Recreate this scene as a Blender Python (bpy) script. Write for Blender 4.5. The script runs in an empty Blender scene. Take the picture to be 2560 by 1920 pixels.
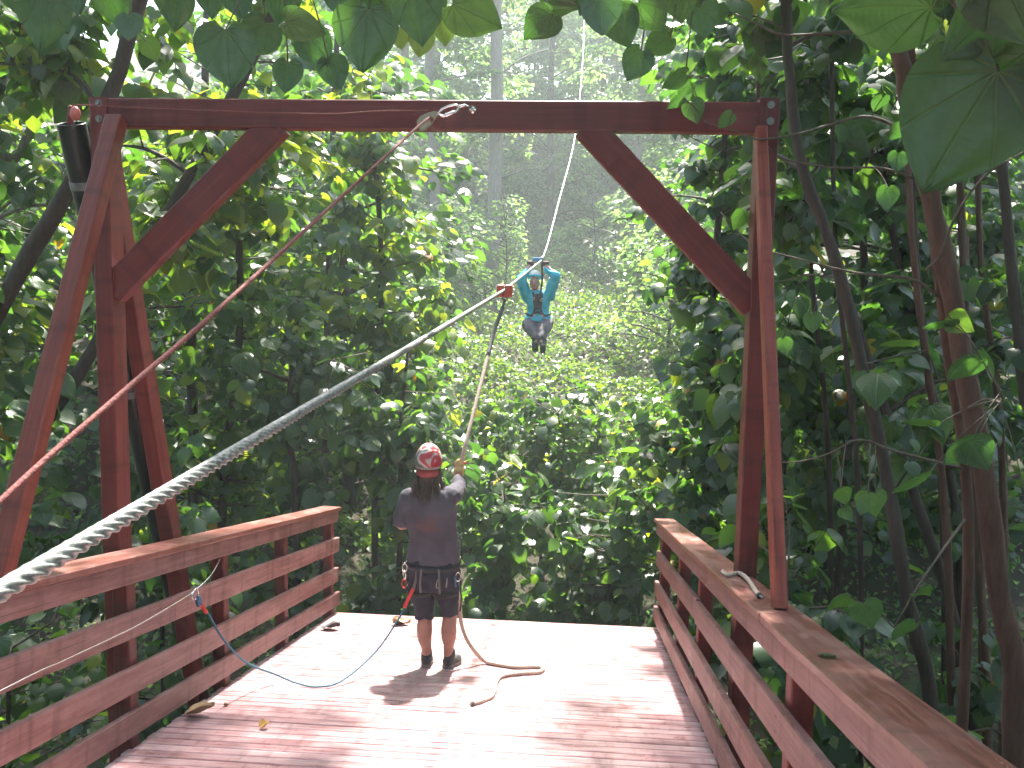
import bpy, bmesh, math, random
import numpy as np
from mathutils import Vector, Matrix, noise

random.seed(7)
RNG = np.random.default_rng(11)
R = math.radians
SC = bpy.context.scene
COL = SC.collection

# ------------------------------------------------------------------ camera, sky, sun, exposure
cam_data = bpy.data.cameras.new('camera')
cam = bpy.data.objects.new('camera', cam_data)
COL.objects.link(cam)
CAM = Vector((0, 0, 1.737))
cam.location = CAM
cam.rotation_euler = (R(84.03), R(-1.064), R(4.537))
cam_data.sensor_width = 36
cam_data.lens = 30.94
cam_data.clip_start = 0.05
cam_data.clip_end = 2000
SC.camera = cam

SUN_EL, SUN_AZ = 57.0, 2.0          # azimuth measured from +Y towards +X
world = bpy.data.worlds.new('World')
SC.world = world
world.use_nodes = True
wn = world.node_tree
bg = wn.nodes['Background']
sky = wn.nodes.new('ShaderNodeTexSky')
sky.sky_type = 'NISHITA'
sky.sun_disc = False
sky.sun_elevation = R(SUN_EL)
sky.sun_rotation = R(SUN_AZ)
sky.air_density = 1.2
sky.dust_density = 3.0
wn.links.new(sky.outputs[0], bg.inputs[0])
bg.inputs[1].default_value = 0.125

sd = bpy.data.lights.new('sun', 'SUN')
sd.energy = 5.0
sd.angle = R(1.5)
sd.color = (1.0, 0.95, 0.86)
sun = bpy.data.objects.new('sun', sd)
COL.objects.link(sun)
sdir = Vector((math.sin(R(SUN_AZ)) * math.cos(R(SUN_EL)), math.cos(R(SUN_AZ)) * math.cos(R(SUN_EL)), math.sin(R(SUN_EL))))
sun.rotation_euler = sdir.to_track_quat('Z', 'Y').to_euler()
sun.location = sdir * 60

vs = SC.view_settings
vs.view_transform = 'Standard'
vs.look = 'None'
vs.exposure = 2.3
vs.gamma = 1.0
vs.use_curve_mapping = False
SC.render.engine = 'CYCLES'
SC.cycles.use_denoising = True
SC.cycles.debug_use_spatial_splits = True
SC.cycles.max_bounces = 3
SC.cycles.diffuse_bounces = 3
SC.cycles.use_adaptive_sampling = True
SC.cycles.adaptive_threshold = .03
SC.cycles.glossy_bounces = 2
SC.cycles.transmission_bounces = 4
SC.cycles.transparent_max_bounces = 8
SC.cycles.volume_bounces = 0
SC.cycles.sample_clamp_indirect = 4.0

# ------------------------------------------------------------------ helpers
WL = {}                                                  # world location of every object made here

def V(*a):
    return Vector(a[0]) if len(a) == 1 else Vector(a)

def place(o, world_loc, parent=None):
    COL.objects.link(o)
    WL[o] = Vector(world_loc)
    o.parent = parent
    o.location = WL[o] - (WL[parent] if parent else Vector((0, 0, 0)))
    return o

def tag(o, label=None, cat=None, group=None, kind=None):
    if label: o['label'] = label
    if cat: o['category'] = cat
    if group: o['group'] = group
    if kind: o['kind'] = kind
    return o

def empty(name, loc, label=None, cat=None, group=None):
    o = bpy.data.objects.new(name, None)
    o.empty_display_size = 0.1
    place(o, loc)
    return tag(o, label, cat, group)

class MB:
    """collects vertices and faces; build() links them as one mesh object"""
    def __init__(s):
        s.v, s.f = [], []
    def add(s, v, f):
        n = len(s.v)
        s.v += [tuple(p) for p in v]
        s.f += [tuple(i + n for i in q) for q in f]
        return s
    def tube(s, path, rad, sides=8, lobes=0, twist=0.0, amp=0.0, caps=True):
        P = [Vector(p) for p in path]
        n = len(P)
        if not hasattr(rad, '__len__'): rad = [rad] * n
        T = []
        for i in range(n):
            t = P[min(i + 1, n - 1)] - P[max(i - 1, 0)]
            T.append(t.normalized() if t.length > 1e-9 else Vector((0, 0, 1)))
        ref = Vector((0, 0, 1)) if abs(T[0].z) < .9 else Vector((1, 0, 0))
        u = T[0].cross(ref).normalized()
        v, f, run = [], [], 0.0
        for i in range(n):
            if i:
                run += (P[i] - P[i - 1]).length
                u = (u - T[i] * u.dot(T[i])).normalized()
            w = T[i].cross(u)
            for k in range(sides):
                a = 2 * math.pi * k / sides
                r = rad[i] * (1 + amp * math.cos(lobes * (a - run * twist))) if lobes else rad[i]
                v.append(P[i] + (u * math.cos(a) + w * math.sin(a)) * r)
        for i in range(n - 1):
            for k in range(sides):
                a, b = i * sides + k, i * sides + (k + 1) % sides
                f.append((a, b, b + sides, a + sides))
        if caps:
            f.append(tuple(range(sides))[::-1])
            f.append(tuple((n - 1) * sides + k for k in range(sides)))
        return s.add(v, f)
    def capsule(s, p0, r0, p1, r1, sides=12, rings=4):
        p0, p1 = V(p0), V(p1)
        d = (p1 - p0)
        L = d.length
        d = d / L if L > 1e-9 else Vector((0, 0, 1))
        path, rad = [], []
        for i in range(rings):
            a = math.pi / 2 * (1 - i / rings) * 0.985
            path.append(p0 - d * r0 * math.sin(a)); rad.append(r0 * math.cos(a))
        path.append(p0); rad.append(r0)
        path.append(p1); rad.append(r1)
        for i in range(1, rings + 1):
            a = math.pi / 2 * (i / rings) * 0.985
            path.append(p1 + d * r1 * math.sin(a)); rad.append(r1 * math.cos(a))
        return s.tube(path, rad, sides)
    def ellipsoid(s, c, r, rot=None, nu=16, nv=10, z0=-1.0, z1=1.0):
        c = V(c)
        v, f = [], []
        t0, t1 = math.asin(max(-.999, z0)), math.asin(min(.999, z1))
        for j in range(nv + 1):
            t = t0 + (t1 - t0) * j / nv
            for i in range(nu):
                a = 2 * math.pi * i / nu
                p = Vector((r[0] * math.cos(t) * math.cos(a), r[1] * math.cos(t) * math.sin(a), r[2] * math.sin(t)))
                if rot: p = rot @ p
                v.append(c + p)
        for j in range(nv):
            for i in range(nu):
                a, b = j * nu + i, j * nu + (i + 1) % nu
                f.append((a, b, b + nu, a + nu))
        f.append(tuple(range(nu))[::-1])
        f.append(tuple(nv * nu + k for k in range(nu)))
        return s.add(v, f)
    def loft(s, rings, nu=20):
        """rings: (centre, rx, ry) stacked ellipses"""
        v, f = [], []
        for c, rx, ry in rings:
            for i in range(nu):
                a = 2 * math.pi * i / nu
                v.append((c[0] + rx * math.cos(a), c[1] + ry * math.sin(a), c[2]))
        for j in range(len(rings) - 1):
            for i in range(nu):
                a, b = j * nu + i, j * nu + (i + 1) % nu
                f.append((a, b, b + nu, a + nu))
        f.append(tuple(range(nu))[::-1])
        f.append(tuple((len(rings) - 1) * nu + k for k in range(nu)))
        return s.add(v, f)
    def box(s, c, half, rot=None):
        v = []
        for x in (-1, 1):
            for y in (-1, 1):
                for z in (-1, 1):
                    p = Vector((x * half[0], y * half[1], z * half[2]))
                    if rot: p = rot @ p
                    v.append(V(c) + p)
        f = [(0, 1, 3, 2), (4, 6, 7, 5), (0, 4, 5, 1), (2, 3, 7, 6), (0, 2, 6, 4), (1, 5, 7, 3)]
        return s.add(v, f)
    def torus(s, c, R0, r, rot=None, n=20, m=8, sx=1.0):
        v, f = [], []
        for i in range(n):
            a = 2 * math.pi * i / n
            for j in range(m):
                b = 2 * math.pi * j / m
                p = Vector(((R0 + r * math.cos(b)) * math.cos(a) * sx, (R0 + r * math.cos(b)) * math.sin(a), r * math.sin(b)))
                if rot: p = rot @ p
                v.append(V(c) + p)
        for i in range(n):
            for j in range(m):
                f.append((i * m + j, ((i + 1) % n) * m + j, ((i + 1) % n) * m + (j + 1) % m, i * m + (j + 1) % m))
        return s.add(v, f)
    def build(s, name, mat, parent=None, smooth=True, remesh=None, relax=4, origin=None, folds=0.0):
        me = bpy.data.meshes.new(name)
        A = np.array([tuple(p) for p in s.v], dtype=float)
        o0 = np.array(origin) if origin is not None else (A.min(0) + A.max(0)) / 2
        me.from_pydata([tuple(p) for p in (A - o0)], [], s.f)
        if remesh:
            tmp = bpy.data.objects.new('tmp', me)
            COL.objects.link(tmp)
            m = tmp.modifiers.new('r', 'REMESH'); m.mode = 'VOXEL'; m.voxel_size = remesh
            if relax:
                m2 = tmp.modifiers.new('s', 'SMOOTH'); m2.factor = .5; m2.iterations = relax
            dg = bpy.context.evaluated_depsgraph_get()
            me2 = bpy.data.meshes.new_from_object(tmp.evaluated_get(dg))
            bpy.data.objects.remove(tmp)
            bpy.data.meshes.remove(me)
            me = me2
            me.name = name
            if folds:                                     # creases in cloth
                for v_ in me.vertices:
                    p_ = v_.co
                    a_ = noise.noise(Vector((p_.x * 11 + p_.z * 5, p_.y * 11, p_.z * 7 - p_.x * 6))) + .6 * noise.noise(p_ * 19)
                    v_.co = p_ + v_.normal * folds * (a_ - .25 * abs(a_))
        me.materials.clear()
        me.materials.append(mat)
        if smooth:
            me.polygons.foreach_set('use_smooth', [True] * len(me.polygons))
        me.update()
        o = bpy.data.objects.new(name, me)
        return place(o, Vector(o0), parent)

def frame(direction, up=(0, 0, 1)):
    x = Vector(direction).normalized()
    z = Vector(up) - x * Vector(up).dot(x)
    if z.length < 1e-6: z = Vector((0, 1, 0)) - x * x.y
    z.normalize()
    y = z.cross(x)
    return Matrix((x, y, z)).transposed()

def spline(pts, n):
    """Catmull-Rom through pts, n points per span"""
    P = [np.array(p, float) for p in pts]
    P = [2 * P[0] - P[1]] + P + [2 * P[-1] - P[-2]]
    out = []
    for i in range(1, len(P) - 2):
        for k in range(n):
            t = k / n
            out.append(0.5 * (2 * P[i] + (P[i + 1] - P[i - 1]) * t + (2 * P[i - 1] - 5 * P[i] + 4 * P[i + 1] - P[i + 2]) * t * t
                              + (3 * P[i] - P[i - 1] - 3 * P[i + 1] + P[i + 2]) * t ** 3))
    out.append(P[-2])
    return [Vector(p) for p in out]

# ------------------------------------------------------------------ materials
def mat(name):
    m = bpy.data.materials.new(name)
    m.use_nodes = True
    nt = m.node_tree
    return m, nt, nt.nodes['Principled BSDF'], nt.nodes, nt.links

def N(nodes, kind, **kw):
    n = nodes.new(kind)
    for k, v in kw.items():
        setattr(n, k, v)
    return n

def ramp(nodes, stops):
    r = nodes.new('ShaderNodeValToRGB')
    e = r.color_ramp.elements
    while len(e) < len(stops): e.new(0.5)
    for i, (p, c) in enumerate(stops):
        e[i].position = p
        e[i].color = (c[0], c[1], c[2], 1)
    return r

def plain(name, col, rough=.6, metal=0.0, spec=.5, vary=.25, scale=30, bump=0.0):
    m, nt, b, n, l = mat(name)
    tc = n.new('ShaderNodeTexCoord')
    no = N(n, 'ShaderNodeTexNoise'); no.inputs['Scale'].default_value = scale; no.inputs['Detail'].default_value = 5
    l.new(tc.outputs['Object'], no.inputs['Vector'])
    rp = ramp(n, [(.3, [c * (1 - vary) for c in col]), (.7, [min(1, c * (1 + vary)) for c in col])])
    l.new(no.outputs[0], rp.inputs[0])
    l.new(rp.outputs[0], b.inputs['Base Color'])
    b.inputs['Roughness'].default_value = rough
    b.inputs['Metallic'].default_value = metal
    b.inputs['Specular IOR Level'].default_value = spec
    if bump:
        bp = n.new('ShaderNodeBump'); bp.inputs['Strength'].default_value = bump; bp.inputs['Distance'].default_value = .01
        l.new(no.outputs[0], bp.inputs['Height'])
        l.new(bp.outputs[0], b.inputs['Normal'])
    return m

def wood(name, dark, mid, light, rough=(.4, .65), wear=.5, spec=.4, bump=.25):
    """stained timber: grain along local X, worn pale patches, knots, board to board tone"""
    m, nt, b, n, l = mat(name)
    tc = n.new('ShaderNodeTexCoord')
    oi = n.new('ShaderNodeObjectInfo')
    off = N(n, 'ShaderNodeVectorMath', operation='MULTIPLY_ADD')
    l.new(oi.outputs['Random'], off.inputs[1]); off.inputs[0].default_value = (37, 19, 53)
    l.new(tc.outputs['Object'], off.inputs[2])
    mp = n.new('ShaderNodeMapping'); mp.inputs['Scale'].default_value = (1.2, 26, 26)
    l.new(off.outputs[0], mp.inputs[0])
    g = n.new('ShaderNodeTexNoise'); g.inputs['Scale'].default_value = 1.6; g.inputs['Detail'].default_value = 8; g.inputs['Roughness'].default_value = .65
    l.new(mp.outputs[0], g.inputs['Vector'])
    mp2 = n.new('ShaderNodeMapping'); mp2.inputs['Scale'].default_value = (2.0, 6, 6)
    l.new(off.outputs[0], mp2.inputs[0])
    w = n.new('ShaderNodeTexNoise'); w.inputs['Scale'].default_value = 1.4; w.inputs['Detail'].default_value = 6; w.inputs['Roughness'].default_value = .7
    l.new(mp2.outputs[0], w.inputs['Vector'])
    r1 = ramp(n, [(.28, dark), (.52, mid), (.8, light)])
    l.new(g.outputs[0], r1.inputs[0])
    wm = ramp(n, [(.45, (0, 0, 0)), (.68, (1, 1, 1))])
    l.new(w.outputs[0], wm.inputs[0])
    sc = N(n, 'ShaderNodeMath', operation='MULTIPLY'); sc.inputs[1].default_value = wear
    l.new(wm.outputs[0], sc.inputs[0])
    mx = n.new('ShaderNodeMix'); mx.data_type = 'RGBA'
    l.new(sc.outputs[0], mx.inputs['Factor']); l.new(r1.outputs[0], mx.inputs['A']); mx.inputs['B'].default_value = (*light, 1)
    mp3 = n.new('ShaderNodeMapping'); mp3.inputs['Scale'].default_value = (.9, 70, 70); l.new(off.outputs[0], mp3.inputs[0])
    ck = n.new('ShaderNodeTexNoise'); ck.inputs['Scale'].default_value = 1.3; ck.inputs['Detail'].default_value = 2; l.new(mp3.outputs[0], ck.inputs['Vector'])
    mp4 = n.new('ShaderNodeMapping'); mp4.inputs['Scale'].default_value = (11, 1.6, 1.6); l.new(off.outputs[0], mp4.inputs[0])
    st = n.new('ShaderNodeTexNoise'); st.inputs['Scale'].default_value = 1.2; st.inputs['Detail'].default_value = 5; l.new(mp4.outputs[0], st.inputs['Vector'])
    ckr = ramp(n, [(.27, (.35, .3, .3)), (.34, (1, 1, 1))]); l.new(ck.outputs[0], ckr.inputs[0])
    strp = ramp(n, [(.33, (.62, .56, .54)), (.47, (1, 1, 1))]); l.new(st.outputs[0], strp.inputs[0])
    for tex in (ckr, strp):
        mm = n.new('ShaderNodeMix'); mm.data_type = 'RGBA'; mm.blend_type = 'MULTIPLY'; mm.inputs['Factor'].default_value = .85
        l.new(mx.outputs['Result'], mm.inputs['A']); l.new(tex.outputs[0], mm.inputs['B']); mx = mm
    hv = n.new('ShaderNodeHueSaturation')
    tv = N(n, 'ShaderNodeMapRange'); tv.inputs['To Min'].default_value = .78; tv.inputs['To Max'].default_value = 1.18
    l.new(oi.outputs['Random'], tv.inputs[0]); l.new(tv.outputs[0], hv.inputs['Value'])
    l.new(mx.outputs['Result'], hv.inputs['Color'])
    l.new(hv.outputs[0], b.inputs['Base Color'])
    rr = N(n, 'ShaderNodeMapRange'); rr.inputs['To Min'].default_value = rough[0]; rr.inputs['To Max'].default_value = rough[1]
    l.new(w.outputs[0], rr.inputs[0]); rr.inputs['From Min'].default_value = .3; rr.inputs['From Max'].default_value = .7
    l.new(rr.outputs[0], b.inputs['Roughness'])
    b.inputs['Specular IOR Level'].default_value = spec
    bp = n.new('ShaderNodeBump'); bp.inputs['Strength'].default_value = bump; bp.inputs['Distance'].default_value = .004
    l.new(g.outputs[0], bp.inputs['Height']); l.new(bp.outputs[0], b.inputs['Normal'])
    return m

M = {}
M['deck'] = wood('deck_wood', (.22, .085, .092), (.41, .225, .235), (.57, .42, .425), rough=(.22, .5), wear=.8, spec=.6)
M['rail'] = wood('rail_wood', (.11, .04, .036), (.20, .085, .076), (.32, .18, .165), rough=(.4, .65), wear=.75)
M['cap'] = wood('rail_cap_wood', (.10, .024, .015), (.17, .05, .036), (.28, .15, .125), rough=(.25, .55), wear=.45, spec=.55)
M['frame'] = wood('frame_wood', (.085, .011, .011), (.14, .019, .018), (.19, .045, .04), rough=(.4, .6), wear=.3)
M['brace'] = wood('brace_wood', (.11, .018, .012), (.19, .034, .022), (.26, .075, .052), rough=(.4, .6), wear=.4)
M['steel'] = plain('galvanised_steel', (.42, .42, .40), .38, .85, vary=.2, scale=60)
M['cable'] = plain('weathered_cable_steel', (.27, .27, .255), .46, .5, vary=.5, scale=90)
M['bright'] = plain('bright_steel', (.75, .75, .74), .2, 1.0, vary=.08, scale=60)
M['dull'] = plain('dull_grey_steel', (.2, .21, .21), .5, .6)
M['black'] = plain('black_plastic', (.012, .016, .016), .35, vary=.2)
M['dark'] = plain('dark_webbing', (.010, .010, .014), .7, vary=.3, scale=90)
M['redrope'] = plain('red_rope', (.19, .048, .04), .75, vary=.35, scale=160, bump=.5)
M['tanrope'] = plain('tan_rope', (.42, .33, .27), .85, vary=.3, scale=140, bump=.6)
M['bluerope'] = plain('blue_rope', (.03, .13, .2), .7, vary=.5, scale=260, bump=.5)
M['redweb'] = plain('red_webbing', (.5, .03, .035), .6, vary=.2)
M['greyweb'] = plain('grey_webbing', (.10, .10, .10), .8, vary=.3, scale=120)
M['beige'] = plain('beige_sheave', (.3, .27, .19), .5)
M['blockred'] = plain('red_brake_block', (.36, .05, .025), .45, vary=.2, scale=20)
M['skin'] = plain('skin', (.27, .135, .10), .5, vary=.15, scale=12)
M['litskin'] = plain('bounce_lit_skin', (.52, .29, .23), .5, vary=.08, scale=12)  # rider's skin, paler than the guide's: bounce light painted into the colour
M['shirt'] = plain('grey_shirt_cloth', (.10, .092, .12), .9, vary=.14, scale=16, bump=.5)
M['shorts'] = plain('navy_shorts_cloth', (.014, .016, .028), .9, vary=.25, scale=20, bump=.5)
M['shoe'] = plain('dark_shoe', (.03, .028, .03), .7, vary=.4, scale=40)
M['sole'] = plain('grey_shoe_sole', (.11, .1, .1), .8)
M['hair'] = plain('brown_hair', (.05, .03, .018), .5, vary=.5, scale=80)
M['glove'] = plain('tan_glove_leather', (.45, .3, .12), .7, vary=.25)
M['glovedark'] = plain('dark_glove_leather', (.06, .025, .028), .7, vary=.3)
M['jacket'] = plain('turquoise_jacket', (.015, .42, .58), .6, vary=.14, scale=9, bump=.4)
M['trousers'] = plain('grey_trousers', (.09, .085, .10), .85, vary=.2, scale=14, bump=.4)
M['boot'] = plain('black_boot', (.014, .015, .013), .6, vary=.4)
M['whitehelmet'] = plain('pale_helmet', (.6, .62, .58), .35, vary=.06)
M['bluetrolley'] = plain('blue_trolley', (.05, .25, .5), .35)
M['lips'] = plain('lips', (.32, .09, .08), .5)
M['eye'] = plain('dark_eye', (.02, .015, .012), .3)
M['deadleaf'] = plain('dead_leaf', (.26, .17, .09), .7, vary=.4, scale=50)
M['yellowleaf'] = plain('yellow_dead_leaf', (.42, .24, .05), .7, vary=.3, scale=50)
M['soil'] = plain('soil', (.045, .034, .022), .95, vary=.4, scale=3)

def bark(name, a, b_):
    m, nt, b, n, l = mat(name)
    tc = n.new('ShaderNodeTexCoord')
    mp = n.new('ShaderNodeMapping'); mp.inputs['Scale'].default_value = (9, 9, 1.6)
    l.new(tc.outputs['Object'], mp.inputs[0])
    no = n.new('ShaderNodeTexNoise'); no.inputs['Scale'].default_value = 2.4; no.inputs['Detail'].default_value = 8; no.inputs['Roughness'].default_value = .7
    l.new(mp.outputs[0], no.inputs['Vector'])
    rp = ramp(n, [(.3, a), (.55, [(p + q) / 2 for p, q in zip(a, b_)]), (.75, b_)])
    l.new(no.outputs[0], rp.inputs[0]); l.new(rp.outputs[0], b.inputs['Base Color'])
    b.inputs['Roughness'].default_value = .75
    bp = n.new('ShaderNodeBump'); bp.inputs['Strength'].default_value = .7; bp.inputs['Distance'].default_value = .02
    l.new(no.outputs[0], bp.inputs['Height']); l.new(bp.outputs[0], b.inputs['Normal'])
    return m

M['bark'] = bark('dark_bark', (.018, .012, .009), (.075, .05, .036))
M['barkred'] = bark('reddish_bark', (.05, .022, .014), (.15, .075, .05))
M['barkpale'] = bark('pale_bark', (.12, .10, .08), (.3, .27, .22))
M['twig'] = bark('twig_bark', (.05, .038, .026), (.14, .11, .08))

def leaf_mat(name, stops, tstops, under, rough, trans, per_object=False, veins=False, spec=.5):
    """thin leaf: glossy upper face, paler matt underside, light passing through"""
    m, nt, b, n, l = mat(name)
    if per_object:
        at = n.new('ShaderNodeAttribute'); at.attribute_type = 'OBJECT'; at.attribute_name = 'tint'; src = at.outputs['Fac']
    else:
        at = n.new('ShaderNodeAttribute'); at.attribute_name = 'tint'; src = at.outputs['Fac']
    top = ramp(n, stops); l.new(src, top.inputs[0])
    thru = ramp(n, tstops); l.new(src, thru.inputs[0])
    geo = n.new('ShaderNodeNewGeometry')
    mx = n.new('ShaderNodeMix'); mx.data_type = 'RGBA'
    hv = n.new('ShaderNodeMix'); hv.data_type = 'RGBA'; hv.inputs['Factor'].default_value = .5
    l.new(top.outputs[0], hv.inputs['A']); hv.inputs['B'].default_value = (*under, 1)
    l.new(geo.outputs['Backfacing'], mx.inputs['Factor']); l.new(top.outputs[0], mx.inputs['A']); l.new(hv.outputs['Result'], mx.inputs['B'])
    colour = mx.outputs['Result']
    rr = N(n, 'ShaderNodeMapRange'); rr.inputs['To Min'].default_value = rough; rr.inputs['To Max'].default_value = .6
    l.new(geo.outputs['Backfacing'], rr.inputs[0]); l.new(rr.outputs[0], b.inputs['Roughness'])
    tcol = thru.outputs[0]
    uv = n.new('ShaderNodeUVMap')
    if veins:
        sep = n.new('ShaderNodeSeparateXYZ'); l.new(uv.outputs[0], sep.inputs[0])
        an = N(n, 'ShaderNodeMath', operation='ARCTAN2')
        sx = N(n, 'ShaderNodeMath', operation='SUBTRACT'); sx.inputs[1].default_value = .5; l.new(sep.outputs[0], sx.inputs[0])
        l.new(sx.outputs[0], an.inputs[0]); l.new(sep.outputs[1], an.inputs[1])
        k = N(n, 'ShaderNodeMath', operation='MULTIPLY'); k.inputs[1].default_value = 1 / R(31); l.new(an.outputs[0], k.inputs[0])
        pp = N(n, 'ShaderNodeMath', operation='PINGPONG'); pp.inputs[1].default_value = .5; l.new(k.outputs[0], pp.inputs[0])
        ln = N(n, 'ShaderNodeVectorMath', operation='LENGTH')
        cb = n.new('ShaderNodeCombineXYZ'); l.new(sx.outputs[0], cb.inputs[0]); l.new(sep.outputs[1], cb.inputs[1]); l.new(cb.outputs[0], ln.inputs[0])
        wd = N(n, 'ShaderNodeMath', operation='MULTIPLY'); l.new(pp.outputs[0], wd.inputs[0]); l.new(ln.outputs['Value'], wd.inputs[1])
        vm = ramp(n, [(.0, (1, 1, 1)), (.012, (.7, .7, .7)), (.035, (0, 0, 0))]); l.new(wd.outputs[0], vm.inputs[0])
        # secondary ribs crossing between the main veins
        wv = n.new('ShaderNodeTexWave'); wv.wave_type = 'RINGS'; wv.rings_direction = 'SPHERICAL'
        wv.inputs['Scale'].default_value = 5.0; wv.inputs['Distortion'].default_value = 3.5; wv.inputs['Detail'].default_value = 2
        l.new(cb.outputs[0], wv.inputs['Vector'])
        no = n.new('ShaderNodeTexNoise'); no.inputs['Scale'].default_value = 7; no.inputs['Detail'].default_value = 4; l.new(uv.outputs[0], no.inputs['Vector'])
        vx = n.new('ShaderNodeMix'); vx.data_type = 'RGBA'
        sc = N(n, 'ShaderNodeMath', operation='MULTIPLY'); sc.inputs[1].default_value = .85; l.new(vm.outputs[0], sc.inputs[0])
        l.new(sc.outputs[0], vx.inputs['Factor']); l.new(colour, vx.inputs['A']); vx.inputs['B'].default_value = (.16, .24, .1, 1)
        nm = n.new('ShaderNodeMix'); nm.data_type = 'RGBA'; nm.blend_type = 'MULTIPLY'; nm.inputs['Factor'].default_value = .5
        l.new(vx.outputs['Result'], nm.inputs['A'])
        nr = ramp(n, [(.3, (.55, .55, .55)), (.7, (1.3, 1.3, 1.3))]); l.new(no.outputs[0], nr.inputs[0]); l.new(nr.outputs[0], nm.inputs['B'])
        colour = nm.outputs['Result']
        hs = N(n, 'ShaderNodeMath', operation='MULTIPLY_ADD'); hs.inputs[1].default_value = .08
        l.new(wv.outputs['Fac'], hs.inputs[0]); l.new(vm.outputs[0], hs.inputs[2])
        bp = n.new('ShaderNodeBump'); bp.inputs['Strength'].default_value = .6; bp.inputs['Distance'].default_value = .012
        l.new(hs.outputs[0], bp.inputs['Height']); l.new(bp.outputs[0], b.inputs['Normal'])
        tm = n.new('ShaderNodeMix'); tm.data_type = 'RGBA'; tm.blend_type = 'MULTIPLY'; tm.inputs['Factor'].default_value = 1
        tr = ramp(n, [(0, (1, 1, 1)), (1, (.5, .55, .45))]); l.new(vm.outputs[0], tr.inputs[0])
        l.new(tcol, tm.inputs['A']); l.new(tr.outputs[0], tm.inputs['B']); tcol = tm.outputs['Result']
    l.new(colour, b.inputs['Base Color'])
    b.inputs['Specular IOR Level'].default_value = spec
    tl = n.new('ShaderNodeBsdfTranslucent'); l.new(tcol, tl.inputs[0])
    ms = n.new('ShaderNodeMixShader'); ms.inputs[0].default_value = trans
    l.new(b.outputs[0], ms.inputs[1]); l.new(tl.outputs[0], ms.inputs[2])
    l.new(ms.outputs[0], n['Material Output'].inputs['Surface'])
    return m

G_TOP = [(0, (.022, .046, .030)), (.45, (.034, .076, .032)), (.8, (.056, .108, .030)), (.965, (.12, .16, .03)), (.985, (.42, .30, .03)), (1, (.4, .14, .03))]
G_THRU = [(0, (.06, .17, .02)), (.45, (.11, .27, .022)), (.8, (.22, .42, .022)), (.965, (.46, .58, .03)), (.985, (.8, .5, .03)), (1, (.6, .2, .03))]
M['leaf'] = leaf_mat('broad_leaf', G_TOP, G_THRU, (.10, .14, .11), .4, .44, spec=.75)
M['leafone'] = leaf_mat('broad_leaf_veined', G_TOP, G_THRU, (.10, .14, .11), .36, .38, per_object=True, veins=True, spec=.75)
M['leaffar'] = leaf_mat('far_leaf', [(0, (.03, .065, .034)), (.5, (.056, .11, .05)), (1, (.105, .165, .065))],
                        [(0, (.14, .27, .075)), (.5, (.23, .40, .095)), (1, (.38, .54, .12))], (.11, .15, .09), .45, .55)
M['cover'] = leaf_mat('ground_cover_leaf', [(0, (.03, .07, .015)), (.5, (.055, .115, .02)), (1, (.11, .17, .03))],
                      [(0, (.1, .24, .015)), (.5, (.2, .38, .02)), (1, (.36, .50, .04))], (.1, .16, .06), .36, .45)

# ------------------------------------------------------------------ ground
SL = math.tan(R(10.147))                                  # the platform falls away from the camera at about ten degrees
def deckz(y): return -SL * y

def ground_z(x, y):
    """gully under the platform, bank rising beyond it"""
    x = np.asarray(x, float); y = np.asarray(y, float)
    c = np.interp(y, [-30, 0, 4, 9, 13, 17, 22, 40, 60, 90, 120], [-.6, -1.3, -2.6, -4.2, -4.2, -3.0, -1.5, 1.9, 7.0, 17, 24])
    side = .12 * np.minimum(np.abs(x + .7), 30) ** 1.25 * np.clip((y + 5) / 25, .15, 1)
    n = .35 * np.sin(x * .7 + 1.3) * np.sin(y * .43 + .5) + .18 * np.sin(x * 1.9 + y * 1.1) + .8 * np.sin(x * .11 + 2) * np.sin(y * .09) * np.clip(y / 50, 0, 1)
    return c + side + n

def ground():
    ys = np.concatenate([np.arange(-30, 30, 1.0), np.arange(30, 100, 2.5), np.arange(100, 121, 5)])
    xs = np.concatenate([np.arange(-70, -20, 5), np.arange(-20, 20, 1.0), np.arange(20, 71, 5)])
    X, Y = np.meshgrid(xs, ys)
    Z = ground_z(X, Y)
    v = np.stack([X, Y, Z], -1).reshape(-1, 3)
    nx = len(xs)
    f = [(j * nx + i, j * nx + i + 1, (j + 1) * nx + i + 1, (j + 1) * nx + i) for j in range(len(ys) - 1) for i in range(nx - 1)]
    m, nt, b, n, l = mat('forest_floor')
    tc = n.new('ShaderNodeTexCoord')
    no = n.new('ShaderNodeTexNoise'); no.inputs['Scale'].default_value = 1.7; no.inputs['Detail'].default_value = 9; no.inputs['Roughness'].default_value = .7
    l.new(tc.outputs['Object'], no.inputs['Vector'])
    rp = ramp(n, [(.3, (.02, .016, .01)), (.5, (.045, .035, .02)), (.62, (.03, .05, .015)), (.8, (.05, .075, .02))])
    l.new(no.outputs[0], rp.inputs[0]); l.new(rp.outputs[0], b.inputs['Base Color'])
    b.inputs['Roughness'].default_value = .95
    bp = n.new('ShaderNodeBump'); bp.inputs['Distance'].default_value = .1
    l.new(no.outputs[0], bp.inputs['Height']); l.new(bp.outputs[0], b.inputs['Normal'])
    o = MB().add(v, f).build('ground', m, origin=(0, 0, 0))
    tag(o, 'dark leafy forest floor falling into a gully and rising beyond', kind='structure')
ground()

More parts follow.
